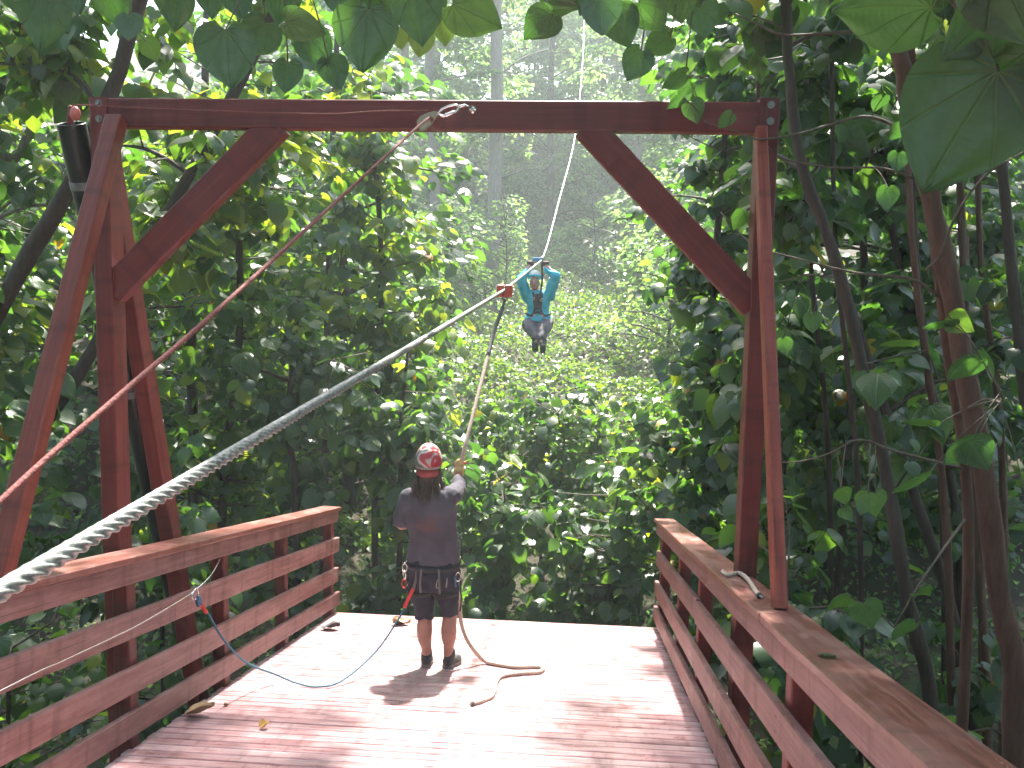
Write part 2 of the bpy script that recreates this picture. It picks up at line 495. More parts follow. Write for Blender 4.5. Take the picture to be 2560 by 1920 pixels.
# ------------------------------------------------------------------ timber
BOARD = {}
def board_mesh(L, W, T, ch=.006, seg=1, key=None, wob=0.0):
    """board along local X, width along Y, thickness along Z, chamfered long edges"""
    if key and key in BOARD: return BOARD[key]
    prof = [(-W / 2 + ch, -T / 2), (W / 2 - ch, -T / 2), (W / 2, -T / 2 + ch), (W / 2, T / 2 - ch), (W / 2 - ch, T / 2), (-W / 2 + ch, T / 2), (-W / 2, T / 2 - ch), (-W / 2, -T / 2 + ch)]
    v, f = [], []
    for i in range(seg + 1):
        x = -L / 2 + L * i / seg
        dy, dz = random.uniform(-wob, wob), random.uniform(-wob, wob) * .6
        for (y, z) in prof: v.append((x, y + dy, z + dz))
    for i in range(seg):
        for k in range(8):
            a, b = i * 8 + k, i * 8 + (k + 1) % 8
            f.append((a, a + 8, b + 8, b))
    f.append(tuple(range(8))); f.append(tuple(seg * 8 + k for k in range(8))[::-1])
    me = bpy.data.meshes.new('board')
    me.from_pydata(v, [], f)
    me.update()
    if key: BOARD[key] = me
    return me

def board(name, p0, p1, W, T, up, m, parent, key=None, seg=1, wob=0.0, roll=0.0, ch=.006):
    """W lies across, T along 'up'"""
    p0, p1 = V(p0), V(p1)
    d = p1 - p0
    me = board_mesh(d.length, W, T, ch, seg, key, wob)
    if not me.materials: me.materials.append(m)
    o = bpy.data.objects.new(name, me)
    place(o, (p0 + p1) / 2, parent)
    o.rotation_euler = (frame(d, up) @ Matrix.Rotation(roll, 3, 'X')).to_euler()
    return o

UP = Vector((0, SL, 1)).normalized()                       # normal of the sloping platform
FW = Vector((0, 1, -SL)).normalized()
X0, X1 = -2.40, .82

deck = empty('wooden_deck', (-.79, 4, deckz(4)), 'sloping red-brown plank deck of the zip line platform under the guide', 'deck')
pitch = .0972
s = -1.2
k = 0
while s < 8.575:
    y = s * FW.y
    z = s * FW.z
    j = random.uniform(-.012, .012)
    c = Vector((0, y, z)) - UP * (.019 + random.uniform(0, .0025))
    o = board('plank', c + V(X0 + j, 0, 0), c + V(X1 + j, 0, 0), .0872, .038, UP, M['deck'], deck, key='plank%d' % (k % 6), seg=6, wob=.0016, ch=.004)
    if k % 2: o.rotation_euler.rotate_axis('Z', math.pi)
    s += pitch
    k += 1
# joists and rim beams under the planks, posts down to the gully floor
for x in (X0 + .04, -1.6, -.79, .02, X1 - .04):
    a, b = Vector((x, -1.1, deckz(-1.1))), Vector((x, 8.40, deckz(8.40)))
    board('joist', a - UP * .115, b - UP * .115, .045, .15, UP, M['frame'], deck)
a = V(0, 8.425, deckz(8.425)) - UP * .12
board('rim_beam', a + V(X0, 0, 0), a + V(X1, 0, 0), .04, .16, UP, M['frame'], deck)
for y in (1.0, 4.2, 7.9):
    for x in (X0 + .12, X1 - .12):
        gz = float(ground_z(x, y)) - .4
        board('support_post', (x, y, gz), (x, y, deckz(y) - .20), .14, .14, (0, 1, 0), M['frame'], deck)
    a = V(0, y, deckz(y) - .20)

# ---- railings (posts plumb, boards following the slope)
def rail_pt(x, y, h): return Vector((x, y, deckz(y) + h))

def railing(side, label):
    xin = -2.36 if side < 0 else .78                       # inner face of the boards
    sg = -1 if side < 0 else 1                             # outwards
    root = empty('railing', rail_pt(xin, 5, 0), label, 'railing')
    posts = [-.6, 1.2, 3.05, 4.47, 5.74, 6.98, 8.36] if side < 0 else [-.6, 1.3, 3.28, 5.72, 6.85, 8.33]
    for y in posts:
        x = xin + sg * (.038 + .045 + .002)
        board('post', (x, y, deckz(y) - .30), (x, y, deckz(y) + 1.045), .089, .089, (0, 1, 0), M['frame'], root)
    ends = [-1.1, 3.30 if side > 0 else 2.2, 8.44] if side > 0 else [-1.1, 3.0, 8.42]
    levels = [('fascia_board', .992, .115), ('rail_board', .703, .145), ('rail_board', .395, .145), ('rail_board', .148, .135)]
    for li, (nm, h, W) in enumerate(levels):
        cuts = list(ends)
        if li == 1: cuts = [-1.1, 5.6 if side > 0 else 4.9, 8.40 if side > 0 else 8.44]
        if li == 3: cuts = [-1.1, 1.4, 8.46]
        for q in range(len(cuts) - 1):
            x = xin + sg * .019
            d = random.uniform(-.004, .004)
            off = .006 * (q if side > 0 else 0) * (1 if li == 1 else 0)
            A, B = rail_pt(x + sg * off, cuts[q] + (.002 if q else 0), h + d), rail_pt(x + sg * off, cuts[q + 1] - .002, h - d)
            board(nm, A, B, .038, W, (0, 0, 1), M['rail'], root, seg=5, wob=.0025)
    cuts = [-1.1, 3.55, 8.46] if side > 0 else [-1.1, 2.6, 8.44]
    for q in range(2):
        x = xin + sg * .068
        A, B = rail_pt(x, cuts[q] + (.002 if q else 0), 1.0695), rail_pt(x, cuts[q + 1] - .002, 1.0695)
        board('cap_board', A, B, .186, .038, (0, 0, 1), M['cap'], root, seg=8, wob=.003, roll=sg * -.02)
    # screw heads where boards meet posts
    mb = MB()
    for y in posts:
        for (nm, h, W) in levels:
            for dz in (-.03, .03):
                p = rail_pt(xin - sg * .0006, y, h + dz)
                mb.tube([p, p - V(sg * .0025, 0, 0)], .005, 6)
    tag(mb.build('screws', M['dull'], root, smooth=False), kind='stuff')
    return root
railing(-1, 'weathered red timber railing with steel wire along its inside')
railing(1, 'weathered red timber railing with rope end lying on its cap')

# ---- timber frame over the platform
gate = empty('timber_frame', (-.84, 4.64, deckz(4.64)), 'tall red timber frame with knee braces standing over the deck', 'frame')
YG = 4.60
for x in (-2.584, .909):
    gz = float(ground_z(x, YG)) - .5
    o = board('post', (x, YG + .07, gz), (x, YG + .07, 2.722), .14, .1, (1, 0, 0), M['frame'], gate, seg=4, wob=.001)
    for z in (2.69, 2.61):
        mb = MB()
        p = V(x + .006, YG, z)
        mb.tube([p, p - V(0, .006, 0)], .019, 14)
        mb.tube([p - V(0, .006, 0), p - V(0, .016, 0)], .010, 6)
        mb.build('bolt', M['dull'], gate, smooth=False)
beam = board('beam', (-2.532, YG + .055, 2.646), (.857, YG + .055, 2.633), .09, .15, (0, 0, 1), M['frame'], gate, seg=6, wob=.0015)
def knee(pa, pb, W, name='knee_brace', ycen=YG + .055, T=.085):
    board(name, pa, pb, T, W, (0, 0, 1), M['frame'], gate)
knee((-2.56, YG + .057, 1.70), (-1.625, YG + .057, 2.60), .155)
knee((.885, YG + .057, 1.69), (0, YG + .057, 2.59), .150)
# back braces running from the frame down to the rail caps, nearer the camera
o = board('back_brace', (-2.462, 4.56, 2.60), (-2.462, 3.48, rail_pt(0, 3.48, 1.09).z), .088, .088, (1, 0, 0), M['brace'], gate, roll=.0)
o = board('back_brace', (.862, 4.57, 2.56), (.862, 3.66, rail_pt(0, 3.66, 1.088).z), .088, .054, (1, 0, 0), M['brace'], gate)
# front brace outside the far side of the railing
board('front_brace', (-2.585, 4.69, 2.43), (-2.585, 6.25, float(ground_z(-2.58, 6.25)) - .3), .12, .09, (1, 0, 0), M['frame'], gate)

# ---- black pipe with steel straps, behind the frame post
pipe = empty('black_pipe', (-2.74, 4.6, 2.58), 'open black plastic pipe strapped beside the tall frame post', 'pipe')
a, b = V(-2.745, 4.62, 2.585), V(-2.70, 6.02, -1.45)
d = (b - a).normalized()
mb = MB()
path = [a + (b - a) * t for t in np.linspace(0, 1, 9)]
mb.tube(path, .074, 20, caps=False)
mb.tube([p for p in path[::-1]], .067, 20, caps=False)
mb.build('pipe_tube', M['black'], pipe)
mb = MB(); mb.torus(a, .0705, .0045, frame(d) @ Matrix.Rotation(math.pi / 2, 3, 'Y'), 24, 6); mb.build('rim', M['black'], pipe)
for t in (.075, .37):
    p = a + (b - a) * t
    mb = MB(); mb.tube([p - d * .022, p - d * .02, p + d * .02, p + d * .022], [.074, .0775, .0775, .074], 22, caps=False)
    mb.box(p + V(.075, .0, 0), (.025, .012, .02)); mb.build('strap', M['dull'], pipe, smooth=False)

# red float hanging over the pipe mouth and the thin cord to it
fl = empty('cord_float', (-2.70, 4.55, 2.63), 'small red round float hanging over the black pipe mouth', 'float')
mb = MB(); mb.ellipsoid((-2.668, 4.53, 2.622), (.027, .024, .038)); mb.build('float_body', plain('float_red', (.5, .12, .09), .4), fl)
mb = MB(); mb.capsule((-2.70, 4.54, 2.655), .013, (-2.712, 4.55, 2.585), .016); mb.build('weight', M['redrope'], fl)
mb = MB(); mb.tube([(-2.70, 4.55, 2.60), (-2.705, 4.57, 2.56), (-2.71, 4.59, 2.52)], .008, 6); mb.build('strap', M['greyweb'], fl)
cord = MB().tube(spline([(-.80, 4.50, 2.637), (-1.05, 4.52, 2.639), (-1.346, 4.545, 2.628), (-1.973, 4.56, 2.647), (-2.381, 4.565, 2.662), (-2.53, 4.56, 2.668), (-2.66, 4.54, 2.668), (-2.70, 4.54, 2.655)], 5), .0032, 6)
tag(cord.build('red_string', M['redrope']), 'thin red cord running along the face of the frame beam', 'cord')

# pulley and carabiner on the beam
pl = empty('pulley', (-.74, 4.50, 2.63), 'beige pulley on a steel carabiner fixed to the frame beam', 'pulley')
def ry(a): return Matrix.Rotation(a, 3, 'Y')
rot = ry(R(-25)) @ Matrix.Rotation(R(80), 3, 'X')
for dy in (-.012, .012):
    mb = MB()
    c = V(-.805, 4.492 + dy, 2.590)
    rr = ry(R(-28))
    pts = [(-.055, -.012), (-.05, -.034), (-.025, -.042), (.01, -.036), (.055, -.006), (.07, .006), (.06, .016), (.02, .026), (-.02, .028), (-.046, .014)]
    v = [c + rr @ V(x, 0, z) for x, z in pts] + [c + rr @ V(x, .004, z) for x, z in pts]
    n_ = len(pts)
    f = [tuple(range(n_)), tuple(range(2 * n_ - 1, n_ - 1, -1))] + [(i, i + n_, (i + 1) % n_ + n_, (i + 1) % n_) for i in range(n_)]
    mb.add(v, f).build('cheek_plate', M['beige'], pl, smooth=False)
mb = MB(); mb.tube([(-.815, 4.484, 2.586), (-.815, 4.502, 2.586)], .026, 18); mb.build('sheave', M['dull'], pl)
mb = MB(); mb.tube([(-.815, 4.474, 2.586), (-.815, 4.512, 2.586)], .006, 8); mb.build('axle', M['steel'], pl)
loop = [(-.745, 4.49, 2.617), (-.725, 4.485, 2.640), (-.69, 4.48, 2.655), (-.655, 4.48, 2.661), (-.638, 4.485, 2.650), (-.65, 4.488, 2.634), (-.685, 4.49, 2.620), (-.72, 4.49, 2.608), (-.745, 4.49, 2.617)]
mb = MB(); mb.tube(spline(loop, 4), .0058, 8); mb.build('carabiner', M['bright'], pl)
mb = MB(); mb.capsule((-.705, 4.489, 2.613), .009, (-.668, 4.489, 2.627), .009); mb.build('gate_sleeve', M['bright'], pl)
mb = MB(); mb.tube([(-.642, 4.485, 2.655), (-.61, 4.50, 2.662), (-.585, 4.59, 2.662)], .007, 8); mb.tube([(-.585, 4.596, 2.662), (-.585, 4.604, 2.662)], .02, 12); mb.build('eye_bolt', M['bright'], pl)

rr_path = spline([(-.80, 4.49, 2.562), (-.772, 4.47, 2.585), (-.80, 4.30, 2.53), (-.911, 2.300, 1.730), (-.973, 1.787, 1.505), (-1.012, 1.445, 1.354), (-1.06, .5, .95), (-1.10, -.8, .42)], 8)
tag(MB().tube(rr_path, .0062, 8).build('red_rope', M['redrope']), 'taut red rope slanting down from the beam pulley', 'rope')

# ------------------------------------------------------------------ zip line
near = spline([(-.672, -1.0, 1.272), (-.672, .952, 1.376), (-.676, 2.074, 1.436), (-.69, 5.0, 1.59), (-.702, 8.015, 1.754)], 260)
zc = empty('zip_line_cable', (-.69, 4, 1.5), 'twisted steel zip line cable crossing the picture over the deck', 'cable')
mb = MB(); mb.tube(near, .0116, 24, lobes=6, twist=2 * math.pi / .17, amp=.2); mb.build('strand', M['cable'], zc)
far = spline([(-.702, 8.015, 1.754), (-.648, 13.919, 2.238), (-.491, 17.293, 3.521), (-.283, 21.537, 5.371), (-.204, 26.843, 7.827), (-.189, 33.254, 11.259), (-.300, 43.991, 17.558), (-.6, 70, 34)], 10)
# keep the span between block and trolley straight
far = [V(-.702, 8.015, 1.754) + (V(-.648, 13.919, 2.238) - V(-.702, 8.015, 1.754)) * t for t in np.linspace(0, 1, 8)] + far[11:]
mb = MB(); mb.tube(far, .0135, 10); mb.build('far_span', M['steel'], zc)

blk = empty('brake_block', (-.702, 8.0, 1.754), 'red brake block riding on the zip line cable', 'brake')
rb = frame((-.02, 1, .05))
c0 = V(-.700, 8.02, 1.748)
for sgn in (-1, 1):
    mb = MB(); mb.box(c0 + rb @ V(0, sgn * .037, 0), (.085, .033, .055), rb)
    o = mb.build('block_half', M['blockred'], blk, smooth=False)
    bv = o.modifiers.new('b', 'BEVEL'); bv.width = .008; bv.segments = 2
for dx in (-.05, .05):
    for dz in (-.035, .035):
        mb = MB(); mb.tube([c0 + rb @ V(dx, -.076, dz), c0 + rb @ V(dx, .076, dz)], .007, 8); mb.build('bolt', M['dull'], blk, smooth=False)
mb = MB(); mb.torus(c0 + V(0, 0, -.075), .022, .006, Matrix.Rotation(math.pi / 2, 3, 'X'), 16, 6); mb.build('shackle', M['dull'], blk)

def dz(y): return deckz(y)
tan_path = spline([(-.765, 7.823, 1.415), (-.835, 7.35, .95), (-.904, 6.97, .52), (-.945, 6.93, .335), (-.985, 6.86, .12), (-1.0, 6.80, -.05), (-.97, 6.74, -.35), (-.90, 6.66, -.70), (-.872, 6.62, -.87), (-.80, 6.60, -1.02),
                   (-.70, 6.66, dz(6.66) + .03), (-.597, 6.614, dz(6.614) + .015), (-.435, 6.559, dz(6.559) + .013), (-.282, 6.603, dz(6.603) + .013), (-.225, 6.56, dz(6.56) + .013), (-.259, 6.436, dz(6.436) + .013), (-.392, 6.374, dz(6.374) + .013),
                   (-.519, 6.267, dz(6.267) + .013), (-.547, 6.093, dz(6.093) + .013), (-.540, 5.784, dz(5.784) + .013), (-.574, 5.653, dz(5.653) + .013), (-.658, 5.526, dz(5.526) + .015)], 14)
br = empty('brake_rope', (-.9, 6.9, .4), 'thick tan brake rope held by the guide, its end curling on deck', 'rope')
mb = MB(); mb.tube(tan_path, .0155, 12, lobes=3, twist=2 * math.pi / .09, amp=.08); mb.build('rope', M['tanrope'], br)
mb = MB(); mb.tube(spline([(-.700, 8.015, 1.665), (-.725, 7.93, 1.55), (-.765, 7.823, 1.415), (-.80, 7.58, 1.18)], 8), [.012] * 5 + [.018] * 20, 10); mb.build('webbing_sleeve', M['greyweb'], br)
p = tan_path[-1]; q = tan_path[-3]
mb = MB(); mb.tube([p + (q - p) * .9, p], [.0172, .0172], 10); mb.build('whipping', M['greyweb'], br)

# steel wire along the railing and the guide's lanyard
wire = MB().tube(spline([(-2.318, 1.0, .32), (-2.318, 3.248, .085), (-2.318, 3.72, .02), (-2.318, 4.378, -.07), (-2.315, 4.954, -.114), (-2.31, 5.009, -.113), (-2.318, 5.3, -.10), (-2.40, 5.70, -.07)], 6), .0035, 6)
tag(wire.build('guard_wire', M['bright']), 'thin steel safety wire strung along the railing boards', 'wire')
ly = empty('lanyard', (-1.8, 5.8, dz(5.8)), 'blue rope lanyard sagging from the railing wire to the guide', 'lanyard')
lp = spline([(-2.285, 5.06, -.19), (-2.25, 5.12, -.30), (-2.22, 5.25, -.50), (-2.19, 5.55, -.78), (-2.08, 5.82, dz(5.82) + .06), (-1.93, 5.80, dz(5.8) + .014), (-1.76, 5.74, dz(5.74) + .012), (-1.62, 5.87, dz(5.87) + .03), (-1.47, 6.25, -.96), (-1.33, 6.40, -.76), (-1.265, 6.40, -.62)], 8)
mb = MB(); mb.tube(lp, .0068, 8); mb.build('rope', M['bluerope'], ly)
mb = MB(); mb.tube(spline([(-2.30, 5.07, -.165), (-2.285, 5.06, -.19), (-2.262, 5.10, -.27)], 4), .012, 10); mb.build('knot_sleeve', M['redweb'], ly)
mb = MB(); mb.ellipsoid((-2.292, 5.055, -.178), (.02, .022, .034)); mb.ellipsoid((-2.285, 5.05, -.195), (.017, .024, .02)); mb.build('swivel', plain('blue_grey_metal', (.05, .09, .16), .4, .3), ly)
mb = MB(); mb.tube(spline([(-2.305, 5.02, -.108), (-2.30, 5.05, -.10), (-2.292, 5.06, -.14), (-2.30, 5.03, -.165), (-2.308, 5.0, -.14), (-2.305, 5.02, -.108)], 4), .0045, 6); mb.build('carabiner', M['bright'], ly)
mb = MB(); mb.tube(spline([(-1.285, 6.405, -.665), (-1.25, 6.40, -.585), (-1.215, 6.40, -.51)], 4), .014, 10); mb.build('red_sleeve', M['redweb'], ly)
mb = MB(); mb.tube(spline([(-1.215, 6.40, -.51), (-1.195, 6.38, -.44), (-1.185, 6.37, -.33)], 4), [.012, .011, .010, .009, .009, .008, .008, .008, .007], 8); mb.build('link', M['greyweb'], ly)

# rope end lying on the right rail cap
zc_ = lambda y: deckz(y) + 1.094
rp_ = spline([(.80, 4.72, zc_(4.72)), (.802, 4.56, zc_(4.56) + .004), (.865, 4.60, zc_(4.6) + .012), (.872, 4.40, zc_(4.4) + .01), (.847, 4.10, zc_(4.1) + .004), (.832, 3.90, zc_(3.9) + .002)], 8)
ro = empty('rope_end', (.83, 4.3, zc_(4.3)), 'short tan rope end snaking along the railing cap', 'rope')
mb = MB(); mb.tube(rp_, .0115, 10, lobes=3, twist=2 * math.pi / .07, amp=.1); mb.build('rope', M['tanrope'], ro)
mb = MB(); mb.tube([rp_[-3], rp_[-1]], .014, 10); mb.build('end_tape', M['dark'], ro)

# ------------------------------------------------------------------ guide on the deck (seen from behind)
person = empty('person', (-1.04, 6.5, deckz(6.5)), 'guide in grey shirt and dark shorts seen from behind, hauling the tan rope', 'person')
zf = deckz(6.48)
mb = MB()
mb.ellipsoid((-1.130, 6.53, .435), (.074, .095, .118))                       # head
mb.ellipsoid((-1.130, 6.62, .40), (.05, .03, .06)); mb.capsule((-1.130, 6.645, .41), .012, (-1.130, 6.665, .395), .012)
for sx in (-1, 1): mb.ellipsoid((-1.130 + sx * .074, 6.53, .42), (.010, .022, .032))
mb.capsule((-1.125, 6.52, .36), .056, (-1.115, 6.505, .23), .06)
mb.loft([((-1.10, 6.5, -.30), .13, .09), ((-1.10, 6.5, 0), .14, .10), ((-1.11, 6.5, .16), .15, .09), ((-1.115, 6.5, .24), .07, .06)])
mb.capsule((-.975, 6.53, .19), .058, (-.925, 6.73, .175), .046); mb.capsule((-.925, 6.73, .175), .045, (-.955, 6.93, .295), .030)
mb.ellipsoid((-.938, 6.80, .215), (.036, .07, .042))
mb.capsule((-1.27, 6.52, .18), .058, (-1.325, 6.50, -.045), .046); mb.capsule((-1.325, 6.50, -.045), .044, (-1.04, 6.78, .00), .029)
mb.ellipsoid((-1.01, 6.80, .0), (.045, .035, .04))
for sx, kx, ax in ((-1, -1.150, -1.127), (1, -.953, -.957)):
    hx = -1.085 + sx * .09
    mb.capsule((hx, 6.5, -.42), .10, (kx, 6.525, -.74), .062)
    mb.capsule((kx, 6.525, -.74), .062, (ax, 6.495, -1.07), .037)
    mb.ellipsoid((kx + (ax - kx) * .3, 6.485, -.865), (.062, .062, .15))
    mb.capsule((ax, 6.495, -1.06), .034, (ax, 6.50, -1.12), .036)
mb.build('body', M['skin'], person, remesh=.011, relax=5)
# shirt
shirtm, nt, b, n, l = mat('guide_shirt')
tc = n.new('ShaderNodeTexCoord')
no = n.new('ShaderNodeTexNoise'); no.inputs['Scale'].default_value = 5; no.inputs['Detail'].default_value = 6
l.new(tc.outputs['Object'], no.inputs['Vector'])
base = ramp(n, [(.3, (.04, .036, .048)), (.7, (.075, .068, .088))]); l.new(no.outputs[0], base.inputs[0])
dist = N(n, 'ShaderNodeVectorMath', operation='DISTANCE')
mp = n.new('ShaderNodeMapping'); mp.inputs['Scale'].default_value = (1, .25, 1.5); l.new(tc.outputs['Object'], mp.inputs[0])
l.new(mp.outputs[0], dist.inputs[0]); dist.inputs[1].default_value = (.02, 0, .0)
n2 = n.new('ShaderNodeTexNoise'); n2.inputs['Scale'].default_value = 26; n2.inputs['Detail'].default_value = 3; l.new(tc.outputs['Object'], n2.inputs['Vector'])
ad = N(n, 'ShaderNodeMath', operation='MULTIPLY_ADD'); ad.inputs[1].default_value = .22; l.new(n2.outputs[0], ad.inputs[0]); l.new(dist.outputs['Value'], ad.inputs[2])
mk = ramp(n, [(.19, (1, 1, 1)), (.24, (0, 0, 0))]); l.new(ad.outputs[0], mk.inputs[0])
mx = n.new('ShaderNodeMix'); mx.data_type = 'RGBA'; l.new(mk.outputs[0], mx.inputs['Factor']); l.new(base.outputs[0], mx.inputs['A']); mx.inputs['B'].default_value = (.085, .047, .052, 1)
l.new(mx.outputs['Result'], b.inputs['Base Color']); b.inputs['Roughness'].default_value = .9
bp = n.new('ShaderNodeBump'); bp.inputs['Strength'].default_value = .6; bp.inputs['Distance'].default_value = .02; l.new(no.outputs[0], bp.inputs['Height']); l.new(bp.outputs[0], b.inputs['Normal'])
mb = MB()
mb.loft([((-1.082, 6.5, -.33), .205, .142), ((-1.08, 6.5, -.27), .203, .14), ((-1.085, 6.5, -.17), .19, .128), ((-1.10, 6.5, -.02), .193, .128), ((-1.11, 6.5, .09), .203, .13), ((-1.115, 6.505, .17), .198, .118), ((-1.118, 6.505, .225), .15, .098), ((-1.12, 6.51, .262), .085, .075), ((-1.12, 6.51, .285), .066, .066)])
mb.capsule((-.965, 6.525, .175), .083, (-.928, 6.70, .19), .066)
mb.tube([(-.93, 6.68, .188), (-.932, 6.765, .20), (-.94, 6.85, .245)], [.066, .062, .053], 16)
mb.capsule((-1.27, 6.515, .155), .08, (-1.32, 6.505, .0), .072)
mb.tube([(-1.318, 6.505, .01), (-1.332, 6.50, -.065)], [.073, .066], 16)
mb.build('shirt', shirtm, person, remesh=.010, relax=3, folds=.011)
mb = MB()
mb.loft([((-1.083, 6.5, -.54), .17, .11), ((-1.083, 6.5, -.48), .195, .135), ((-1.083, 6.495, -.40), .203, .145), ((-1.083, 6.497, -.32), .198, .138), ((-1.083, 6.5, -.26), .185, .125)])
for sx, kx, zh in ((-1, -1.152, -.785), (1, -.955, -.745)):
    hx = -1.083 + sx * .098
    mb.tube([(hx, 6.5, -.45), (hx * .6 + kx * .4, 6.505, -.57), (kx, 6.51, zh + .06), (kx, 6.51, zh)], [.108, .098, .076, .072], 18)
mb.build('shorts', M['shorts'], person, remesh=.010, relax=3, folds=.009)
# shoes
for ax, yaw in ((-1.127, 6), (-.95, -16)):
    rz = Matrix.Rotation(R(yaw), 3, 'Z') @ Matrix.Rotation(R(-10.1), 3, 'X')
    c = V(ax, 6.50, deckz(6.50))
    mb = MB()
    mb.capsule(c + rz @ V(0, -.035, .05), .043, c + rz @ V(0, .15, .036), .036)
    mb.ellipsoid(c + rz @ V(0, .10, .03), (.046, .085, .030), rz)
    mb.capsule(c + rz @ V(0, -.02, .06), .045, c + rz @ V(0, -.005, .115), .043)
    sh = mb.build('shoe', M['shoe'], person, remesh=.008, relax=3)
    mb = MB()
    pr = [(-.075, 0), (-.055, .036), (0, .036), (.06, .046), (.13, .046), (.185, .025), (.195, 0), (.185, -.025), (.13, -.046), (.06, -.046), (0, -.036), (-.055, -.036)]
    v = [c + rz @ V(w, yy, z) for z in (.002, .026) for yy, w in pr]
    k_ = len(pr)
    f = [tuple(range(k_)), tuple(range(2 * k_ - 1, k_ - 1, -1))] + [(i, (i + 1) % k_, (i + 1) % k_ + k_, i + k_) for i in range(k_)]
    mb.add(v, f).build('sole', M['sole'], sh, smooth=False)
# helmet
helm, nt, b, n, l = mat('patterned_helmet')
tc = n.new('ShaderNodeTexCoord')
mp = n.new('ShaderNodeMapping'); mp.inputs['Location'].default_value = (.4, .1, .25); l.new(tc.outputs['Object'], mp.inputs[0])
no = n.new('ShaderNodeTexNoise'); no.inputs['Scale'].default_value = 8; no.inputs['Detail'].default_value = 1; no.inputs['Distortion'].default_value = .5; l.new(mp.outputs[0], no.inputs['Vector'])
rp = ramp(n, [(.40, (.10, .11, .10)), (.45, (.40, .38, .34)), (.50, (.44, .42, .37)), (.53, (.36, .03, .05)), (.62, (.30, .025, .04)), (.66, (.36, .34, .30))])
rp.color_ramp.interpolation = 'EASE'
l.new(no.outputs[0], rp.inputs[0]); l.new(rp.outputs[0], b.inputs['Base Color']); b.inputs['Roughness'].default_value = .3
mb = MB(); mb.ellipsoid((-1.130, 6.53, .450), (.103, .124, .136), None, 28, 14, z0=-.28)
hm = mb.build('helmet', helm, person)
mb = MB(); mb.torus((-1.130, 6.53, .410), 1, .009, None, 36, 6)
cc = V(-1.130, 6.53, .410)
mb.v = [tuple(cc + V((p[0] - cc.x) * .100, (p[1] - cc.y) * .121, (p[2] - cc.z))) for p in mb.v]
mb.build('helmet_rim', plain('rim_grey', (.24, .2, .18), .5), hm)
mb = MB(); mb.ellipsoid((-1.130, 6.50, .365), (.088, .085, .05), None, 20, 8); mb.build('helmet_nape_pad', plain('nape_red', (.26, .03, .035), .6), hm)
# hair: many thin locks falling on the back
mb = MB()
rg = random.Random(3)
for i in range(300):
    a = rg.uniform(-1.9, 1.9)
    x0, y0 = -1.130 + .085 * math.sin(a), 6.53 - .09 * math.cos(a)
    zt = rg.uniform(.33, .40)
    ze = rg.uniform(-.06, .16) if abs(a) < 1.0 else rg.uniform(.15, .26)
    xe = -1.128 + (x0 + 1.130) * (rg.uniform(.35, 1.0) if abs(a) < 1.0 else rg.uniform(.9, 1.35)) + rg.uniform(-.012, .012)
    ye = 6.40 + (y0 - 6.44) * .3 + rg.uniform(-.02, .01) if abs(a) < 1.2 else y0 - .02
    pts = spline([(x0, y0, zt), (x0 + (xe - x0) * .3 + rg.uniform(-.01, .01), y0 - .012, (zt * 2 + ze) / 3), (xe + rg.uniform(-.012, .012), min(ye, 6.43 if abs(a) < 1.2 else 9), (zt + 2 * ze) / 3), (xe, ye, ze)], 3)
    m_ = len(pts)
    mb.tube(pts, [.0046 * (1 - .75 * (q / (m_ - 1)) ** 2) for q in range(m_)], 5)
tag(mb.build('hair', M['hair'], person), kind='stuff')
# climbing harness
def belt(name, z, rx, ry, c, w, m, par=person, tilt=0):
    mb = MB(); v, f = [], []
    nn = 28
    for j, (dzz, g) in enumerate(((-w, 0), (-w, .008), (w, .008), (w, 0))):
        for i in range(nn):
            a = 2 * math.pi * i / nn
            v.append((c[0] + (rx + g) * math.cos(a), c[1] + (ry + g) * math.sin(a), z + dzz + tilt * math.sin(a)))
    for j in range(4):
        for i in range(nn):
            f.append((j * nn + i, j * nn + (i + 1) % nn, ((j + 1) % 4) * nn + (i + 1) % nn, ((j + 1) % 4) * nn + i))
    return mb.add(v, f).build(name, m, par)
belt('harness_belt', -.35, .204, .146, (-1.083, 6.497), .019, M['dark'])
for hx in (-1.178, -.988): belt('leg_loop', -.545, .102, .103, (hx, 6.505), .02, M['dark'], tilt=.02)
for hx in (-1.155, -1.01):
    mb = MB(); mb.tube(spline([(hx, 6.365, -.53), (hx, 6.345, -.45), (hx * .9 - .108, 6.352, -.34)], 4), .009, 6); mb.build('harness_strap', M['greyweb'], person)
for i, (x, y, z, m_) in enumerate(((-.882, 6.44, -.42, 'bright'), (-.868, 6.47, -.47, 'dull'), (-.895, 6.40, -.45, 'bluerope'), (-1.292, 6.44, -.42, 'bright'), (-1.30, 6.46, -.50, 'redweb'), (-1.288, 6.42, -.36, 'bright'), (-1.02, 6.345, -.45, 'dull'), (-.955, 6.352, -.44, 'dull'))):
    mb = MB(); mb.torus((x, y, z), .034, .0055, Matrix.Rotation(R(20 + 37 * i), 3, 'Z') @ Matrix.Rotation(R(84), 3, 'X'), 18, 6, sx=.55)
    mb.build('carabiner', M[m_], person)
mb = MB(); mb.tube(spline([(-.872, 6.46, -.36), (-.862, 6.45, -.5), (-.858, 6.46, -.62), (-.866, 6.47, -.70)], 4), .006, 6); mb.tube(spline([(-.885, 6.45, -.36), (-.857, 6.46, -.25), (-.868, 6.48, -.12)], 4), .006, 6); mb.build('gear_sling', M['dark'], person)
